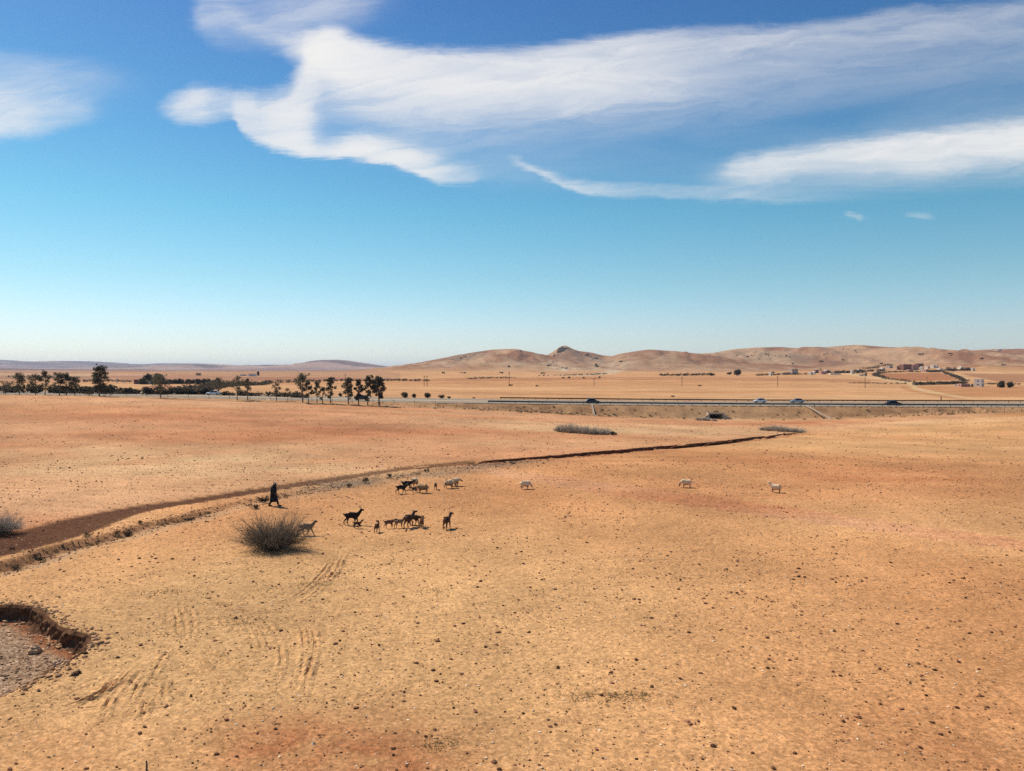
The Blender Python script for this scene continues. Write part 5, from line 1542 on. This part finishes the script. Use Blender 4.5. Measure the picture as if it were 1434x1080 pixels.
# ------------------------------------------------------------------ twiggy bushes
def twig_bush(label, p, wid, hgt, stems, seed, mat_s, mat_t, squash=1.0, fine=11, thick=.02, group="dry twiggy bushes", name="twiggy_bush"):
    rs = np.random.default_rng(11000 + seed)
    root = thing(name, label, "bush", p, 0, group)
    SVs, SFs, TV, TF = [], [], [], []
    def seg(Vl, Fl, pts, rad):
        o = len(Vl)
        for i, (q_, r_) in enumerate(zip(pts, rad)):
            t = pts[min(i+1, len(pts)-1)] - pts[max(i-1, 0)]
            t = t / (np.linalg.norm(t) + 1e-9)
            a = np.cross(t, (.3, .9, .2)); a /= np.linalg.norm(a) + 1e-9
            b_ = np.cross(t, a)
            for k in range(3):
                w = 2.094 * k
                Vl.append(q_ + (a * math.cos(w) + b_ * math.sin(w)) * r_)
        for i in range(len(pts) - 1):
            for k in range(3):
                Fl.append((o+i*3+k, o+i*3+(k+1)%3, o+i*3+3+(k+1)%3, o+i*3+3+k))
    for s in range(stems):
        az = rs.random() * 6.283; el = math.acos(rs.random() ** .9 * .97)      # angle from vertical
        el = min(el, 1.38)
        base = np.array([math.cos(az), math.sin(az) * squash, 0]) * rs.random() * wid * .14
        L = (.6 + .45 * rs.random()) * (1 + .16 * math.sin(az * 2 + seed) + .1 * math.sin(az * 5 + 2 * seed))
        end = np.array([math.cos(az) * math.sin(el) * wid * .5, math.sin(az) * math.sin(el) * wid * .5 * squash, math.cos(el) ** .8 * hgt]) * L
        nseg = 6; pts = []
        wob = rs.normal(size=(nseg + 1, 3)) * .018 * wid
        for i in range(nseg + 1):
            t = i / nseg
            q_ = base * (1 - t) + end * t
            q_[2] += .10 * hgt * math.sin(math.pi * t) * .6
            pts.append(q_ + wob[i] * t)
        pts[0][2] = -.05
        pts = [np.maximum(q_, (-99, -99, .0 if i else -.1)) for i, q_ in enumerate(pts)]
        seg(SVs, SFs, pts, [thick * (1 - .72 * i / nseg) * (.6 + .6 * rs.random()) for i in range(nseg + 1)])
        for _ in range(fine):
            t = .25 + .75 * rs.random(); i = min(int(t * nseg), nseg - 1)
            a = pts[i] + (pts[i+1] - pts[i]) * (t * nseg - i)
            d = (pts[i+1] - pts[i]); d = d / (np.linalg.norm(d) + 1e-9) + rs.normal(size=3) * .55; d[2] += .25
            ln = wid * (.05 + .07 * rs.random())
            m_ = a + d * ln * .5 + rs.normal(size=3) * .01 * wid
            e = a + d * ln + rs.normal(size=3) * .02 * wid
            for q_ in (m_, e): q_[2] = max(q_[2], .01)
            seg(TV, TF, [a, m_, e], [thick * .34, thick * .27, thick * .15])
    link("stems", np_mesh("stems", np.array(SVs), np.array(SFs), True), mat_s, root)
    link("twigs", np_mesh("twigs", np.array(TV), np.array(TF), True), mat_t, root)
    return root
m_stem = rough_mat("dark_stems", (.10, .07, .05), .3, 3, 1)
m_twg = rough_mat("dry_twigs", (.21, .16, .115), .3, 2, 1)
m_twg2 = rough_mat("pale_dry_twigs", (.46, .39, .31), .25, 1, 1)
twig_bush("big bare twiggy bush in front of the walking person", spot(383, 769), 4.2, 1.9, 400, 1, m_stem, m_twg, .9, 12, .014)
twig_bush("grey twiggy bush cut by the left edge of the photo", spot(2, 746), 3.0, 1.2, 200, 2, m_twg, m_twg2, .9, 11, .015)
def brush_row(label, pts, wid, hgt, seed, stems=110):
    rs = np.random.default_rng(seed)
    for i, (px, py, k) in enumerate(pts):
        twig_bush(label % ("", "")[0] if "%" in label else label, spot(px, py), wid * k, hgt * k, stems, seed + i, m_twg2, m_twg2, .8, 9, .026, "low grey brush along the stream bed", "dry_brush_clump")
for i, (px, py, w, h, lb) in enumerate([(786,605,3.6,1.15,"leftmost clump of the left grey brush row above the channel"),(800,606,4.6,1.5,"second clump from the left of the left grey brush row"),(814,607,4.4,1.35,"third clump of the left grey brush row"),(827,608,4.2,1.25,"fourth clump of the left grey brush row"),(838,608.5,3.6,.95,"fifth and lower clump of the left grey brush row"),(849,608.5,2.6,1.0,"small grey clump beside the dark bush end of the left brush row"),
        (1071,603,3.0,.7,"leftmost low clump of the right grey brush row"),(1083,603.5,4.2,1.15,"tallest clump of the right grey brush row"),(1095,604.5,4.2,1.05,"middle clump of the right grey brush row"),(1107,605,4.0,.85,"fourth clump of the right grey brush row"),(1118,605.5,3.4,.65,"rightmost low clump of the right grey brush row"),
        (981,588.8,3.4,.8,"grey brush clump left of the culvert opening"),(990,589.2,3.0,.7,"grey brush clump in front of the culvert's left half"),(1001,589.8,2.0,.45,"small grey brush clump in the culvert mouth")]):
    twig_bush(lb, spot(px, py), w, h, 130, 30 + i, m_twg, m_twg2, .8, 9, .028, "low grey brush along the stream bed", "dry_brush_clump")
shrub_px("dark_bush", "small dark leafy bush at the right end of the left grey brush row", "bush", 859, 609.5, 9, 5.5, m_scrub, n=420, seed=201)
shrub_px("dark_bush", "small dark leafy bush below the right grey brush row", "bush", 1099, 608, 5, 4, m_scrub, n=300, seed=202)
# low dark plants along the track bank
k = 0
for px, py, w, h, lb in [(370,704,14,10,"green weed clump left of the walking person"),(355,712,18,8,"low grey scrub below the track left of the walking person"),(512,676,16,7,"dark scrub on the wash bank left of the black goats"),(545,668,10,5,"small scrub on the wash bank above the black goats"),(597,661,9,5,"small scrub on the wash bank above the tan sheep"),(490,682,10,5,"low green scrub on the wash bank nearest the left"),(178,744,12,7,"green scrub on the eroded lip left of the long gap"),(196,733,9,5,"green tuft above the eroded lip"),(120,752,14,6,"dark scrub where the eroded lip bends"),(60,776,16,8,"dark scrub on the eroded lip near the left edge"),(22,787,24,8,"dark green scrub mat at the left edge below the track"),(17,768,8,4,"dark clod-like tuft on the track near the left edge")]:
    shrub_px("weed_clump", lb, "weeds", px, py, w, h, m_scrub, n=260, seed=220 + k, group="weeds along the track bank", stems=False); k += 1
m_weed = leaf_mat("green_weeds", (.27, .20, .095), .5, .3)
def weed_patch(label, px, py, wpx, hpx, n, seed):
    p = spot(px, py); s = p.y / F; rs = np.random.default_rng(seed)
    wy = hpx * p.y * p.y / (F * HC)
    cl = []
    root = thing("weed_patch", label, "weeds", p, 0, "flat green weed patches on the field")
    for _ in range(40):
        x, y = rs.normal() * wpx * s * .36, rs.normal() * wy * .4
        cl.append((x, y, gz(p.x + x, p.y + y) - p.z + .04, .12 + .16 * rs.random(), .12 + .16 * rs.random(), .05))
    V, Qf = leaf_cloud(rs, cl, int(n * .42), .030, .5)
    link("leaves", np_mesh("leaves", V, Qf, False), m_weed, root)
weed_patch("wide flat patch of green weeds near the bottom of the field", 862, 976, 130, 14, 1700, 1)
weed_patch("faint green weed patch among the wheel ruts", 342, 871, 60, 10, 700, 2)
weed_patch("small green weed patch in the middle of the sandy field", 606, 829, 34, 8, 420, 3)
weed_patch("green weed patch above the small one, further left", 550, 789, 36, 8, 420, 4)
weed_patch("green weed patch at the bottom edge below the red soil", 615, 1043, 50, 14, 600, 5)
weed_patch("green weeds on the sandy rise right of the twiggy bush", 440, 820, 50, 8, 500, 6)
weed_patch("pale green weeds left of the twiggy bush", 245, 829, 60, 8, 500, 7)
weed_patch("dry weeds in the right field above the rightmost sheep", 1170, 655, 60, 5, 500, 8)
weed_patch("dark weed streak left of the rightmost sheep's field", 1060, 668, 70, 3, 450, 9)
# post stump at the bottom edge
ps = spot(205, 1079)
st_o = thing("stake", "short dark stake sticking up at the bottom edge of the photo", "stake", ps)
mb = MB(); mb.tube([(0,0,-.1),(.01,0,.10),(.0,.01,.22)], [.028,.024,.018], 7); mb.build("shaft", m_wood, st_o, True)
mb = MB(); mb.lathe([(.018,.21),(.021,.225),(.012,.245),(0,.25)], 7); mb.build("split_top", m_wood, st_o)

# ------------------------------------------------------------------ clods, stones, pebbles, roadside scrub
ICO = bmesh.new(); bmesh.ops.create_icosphere(ICO, subdivisions=1, radius=1)
IV_ICO = np.array([v.co[:] for v in ICO.verts]); IF_ICO = np.array([[v.index for v in f.verts] for f in ICO.faces]); ICO.free()
OCTA = (np.array([[1,0,0],[-1,0,0],[0,1,0],[0,-1,0],[0,0,1],[0,0,-1]], float), np.array([[0,2,4],[2,1,4],[1,3,4],[3,0,4],[2,0,5],[1,2,5],[3,1,5],[0,3,5]]))
def scatter(name, label, n, sizes, y0, y1, mat, seed, flat=.6, sink=.25, area=None, pw=1.0, spread=.74, cl=0.0, shape=None):
    IV, IF = shape or (IV_ICO, IF_ICO)
    rs = np.random.default_rng(seed)
    if area is None:
        t = rs.random(n) ** pw
        Yp = np.sqrt(y0 ** 2 + t * (y1 ** 2 - y0 ** 2)); Xp = (rs.random(n) * 2 - 1) * Yp * spread
    else: Xp, Yp = area(rs, n)
    if cl:
        w = fbm(Xp / 3.5, Yp / 3.5, 3, seed) + .5 + rs.normal(size=len(Xp)) * .12
        kp = w > cl; Xp, Yp = Xp[kp], Yp[kp]
    n = len(Xp)
    s = sizes[0] + (sizes[1] - sizes[0]) * rs.random(n) ** 2.6
    Zp = ground_z(Xp, Yp)
    V = IV[None] * (1 + rs.normal(size=(n, len(IV), 1)) * .22)
    V = V * np.stack([s * (.8 + .6 * rs.random(n)), s * (.8 + .6 * rs.random(n)), s * flat * (.7 + .6 * rs.random(n))], -1)[:, None, :]
    a = rs.random(n) * 6.283; ca_, sa_ = np.cos(a)[:, None], np.sin(a)[:, None]
    Vx = V[..., 0] * ca_ - V[..., 1] * sa_; Vy = V[..., 0] * sa_ + V[..., 1] * ca_
    V = np.stack([Vx + Xp[:, None], Vy + Yp[:, None], V[..., 2] + (Zp + s * flat * (1 - 2 * sink))[:, None]], -1)
    Qf = (IF[None] + (np.arange(n) * len(IV))[:, None, None]).reshape(-1, 3)
    o = link(name, np_mesh(name, V.reshape(-1, 3), Qf, False), mat)
    o["kind"] = "stuff"; o["label"] = label
    return o
m_clod = leaf_mat("soil_clods", (.44, .245, .12), .3)
m_dkst = leaf_mat("dark_clods", (.20, .092, .048), .6)
m_pale = leaf_mat("pale_pebbles", (.80, .60, .40), .2)
scatter("dark_clods", "dark brown clods strewn over the near field", 11000, (.028, .080), 15, 95, m_dkst, 21, cl=.42)
scatter("dark_crumbs", "small dark crumbs of soil strewn over the near field", 46000, (.014, .045), 15, 85, m_dkst, 31, cl=.36, shape=OCTA)
scatter("pale_grit", "fine pale grit strewn over the near field", 14000, (.010, .030), 15, 70, m_pale, 32, cl=.40, shape=OCTA)
scatter("soil_clods", "crumbled soil clods covering the near field", 9000, (.012, .042), 15, 60, m_clod, 22, shape=OCTA)
scatter("pale_pebbles", "pale pebbles strewn over the near field", 7500, (.012, .050), 15, 75, m_pale, 23, cl=.42)
scatter("far_clods", "dark clods strewn over the farther fields", 12000, (.03, .12), 80, 205, m_dkst, 24, cl=.42, pw=1.1)
def in_gully(rs, n):
    lo, hi = GULLY.min(0), GULLY.max(0)
    x = rs.uniform(max(lo[0], -32), hi[0], n * 4); y = rs.uniform(lo[1], hi[1], n * 4)
    kp = in_poly(x, y, GULLY); return x[kp][:n], y[kp][:n]
scatter("gully_gravel", "grey gravel lying in the gully bed", 5200, (.012, .06), 0, 0, rough_mat("x", (.2,.2,.2)) if False else leaf_mat("grey_gravel", (.43, .265, .15), .5), 25, area=in_gully)
def on_line(pl, sig):
    def f(rs, n):
        k = rs.integers(0, len(pl) - 1, n); t = rs.random(n)[:, None]
        q_ = pl[k] * (1 - t) + pl[k + 1] * t
        return q_[:, 0] + rs.normal(size=n) * sig, q_[:, 1] + rs.normal(size=n) * sig
    return f
scatter("wash_gravel", "grey stones in the wash beside the goats", 1500, (.02, .07), 0, 0, m_dkst, 26, area=on_line(WASH, 1.8))
scatter("lip_rubble", "crumbled earth along the eroded lip", 1200, (.02, .08), 0, 0, m_dkst, 27, area=on_line(SCARP, .7))
scatter("gully_rim_rubble", "broken earth along the gully rim", 1500, (.025, .11), 0, 0, m_clod, 28, area=on_line(GULLY[(GULLY[:, 1] > 24)], .35))

scatter("rut_clods", "dark crumbs of soil thrown up along the wheel ruts", 1300, (.010, .036), 0, 0, m_dkst, 29, area=(lambda rs, n: tuple(np.concatenate([np.stack(on_line(p_, .14)(rs, max(8, int(n * len(p_) / sum(map(len, RUTS)))))) for p_ in RUTS], 1))))

# tufts and dead weeds along the eroded lip and the channel bank
def lip_weeds(name, label, pl, n, sig, seed, size, mat):
    rs = np.random.default_rng(seed); k = rs.integers(0, len(pl) - 1, n)
    x = pl[k, 0] + rs.normal(size=n) * sig; y = pl[k, 1] + rs.normal(size=n) * sig
    w = fbm(x / 2.5, y / 2.5, 2, seed) > -.05
    x, y = x[w], y[w]; z = ground_z(x, y); cl = []
    for a, b_, c in zip(x, y, z):
        r_ = size * (.5 + rs.random()); cl.append((a, b_, c + r_ * .4, r_ * 1.5, r_ * 1.1, r_ * .55))
    V, Qf = leaf_cloud(rs, cl, len(cl) * 26, size * .3)
    o = link(name, np_mesh(name, V, Qf, False), mat); o["kind"] = "stuff"; o["label"] = label
lip_weeds("lip_weeds", "dark weeds growing along the eroded lip below the track", SCARP[:int(len(SCARP) * .86)], 190, .22, 401, .13, m_scrub)
lip_weeds("wash_weeds", "sparse dark weeds in the wash above the goats", WASH, 120, 1.6, 402, .16, m_scrub)

# fallen slab of earth at the gully head
def clod(label, px, py, w, h, seed, mat):
    p = spot(px, py); rs = np.random.default_rng(seed)
    bm = bmesh.new(); bmesh.ops.create_icosphere(bm, subdivisions=3, radius=1)
    for v_ in bm.verts:
        c = v_.co
        d = 1 + .22 * math.sin(c.x * 4 + seed) * math.sin(c.y * 5 + 1) + .12 * math.sin(c.z * 9 + c.x * 7) + rs.normal() * .03
        v_.co = Vector((c.x * w * d, c.y * w * .75 * d, max(c.z, -.4) * h * d))
    me_ = bpy.data.meshes.new("earth_block"); bm.to_mesh(me_); bm.free()
    o = link("earth_block", me_, mat); o.location = p + Vector((0, 0, h * .2)); o.rotation_euler = (.25, .2, seed)
    tag(o, label, "earth", "fallen earth blocks in the gully")
m_earth = rough_mat("raw_earth", (.58, .38, .22), .3, 4, 1, bump=.8)
clod("pale slab of fallen earth at the gully's right corner", 104, 912, .42, .26, 1, m_earth)
clod("reddish block of fallen earth under the gully's far bank", 48, 893, .30, .2, 2, m_earth)
clod("small dark block of earth in the gully next to the pale slab", 84, 908, .25, .18, 3, m_earth)
clod("dark clod lying alone on the sand outside the gully", 106, 945, .17, .09, 4, rough_mat("dark_earth", (.10, .055, .03), .3, 6, 1))

# scrub on the motorway bank
def bank_scrub():
    rs = np.random.default_rng(77); cl = []
    for _ in range(1500):
        x = rs.uniform(-40, 175); y = rs.uniform(Y_FOOT - 2.5, Y_NEAR - 1.2)
        den = .12 + .75 * math.exp(-((x - 14) / 26) ** 2) + .35 * math.exp(-((x - 120) / 18) ** 2)
        if rs.random() > den: continue
        r_ = .12 + .3 * rs.random() ** 3
        cl.append((x, y, gz(x, y) + r_ * .5, r_ * 1.3, r_, r_ * .7))
    V, Qf = leaf_cloud(rs, cl, 14000, .10)
    o = link("bank_scrub", np_mesh("bank_scrub", V, Qf, False), leaf_mat("verge_scrub", (.24, .18, .105), .5))
    o["kind"] = "stuff"; o["label"] = "dry olive scrub covering the motorway bank"
bank_scrub()
# ------------------------------------------------------------------ air
m_haze = bpy.data.materials.new("haze"); m_haze.use_nodes = True
ht = m_haze.node_tree; ht.nodes.clear()
hv = N(ht, 'ShaderNodeVolumePrincipled'); ho = N(ht, 'ShaderNodeOutputMaterial')
hv.inputs['Color'].default_value = (.70, .82, 1.0, 1); hv.inputs['Density'].default_value = 4.2e-5
hv.inputs['Anisotropy'].default_value = 0.2
ht.links.new(hv.outputs[0], ho.inputs['Volume'])
mb = MB(); mb.box(-32000, 32000, -32000, 32000, -8, 330)
hz = mb.build("haze", m_haze); hz["kind"] = "stuff"; hz["label"] = "thin pale haze lying over the whole plain"
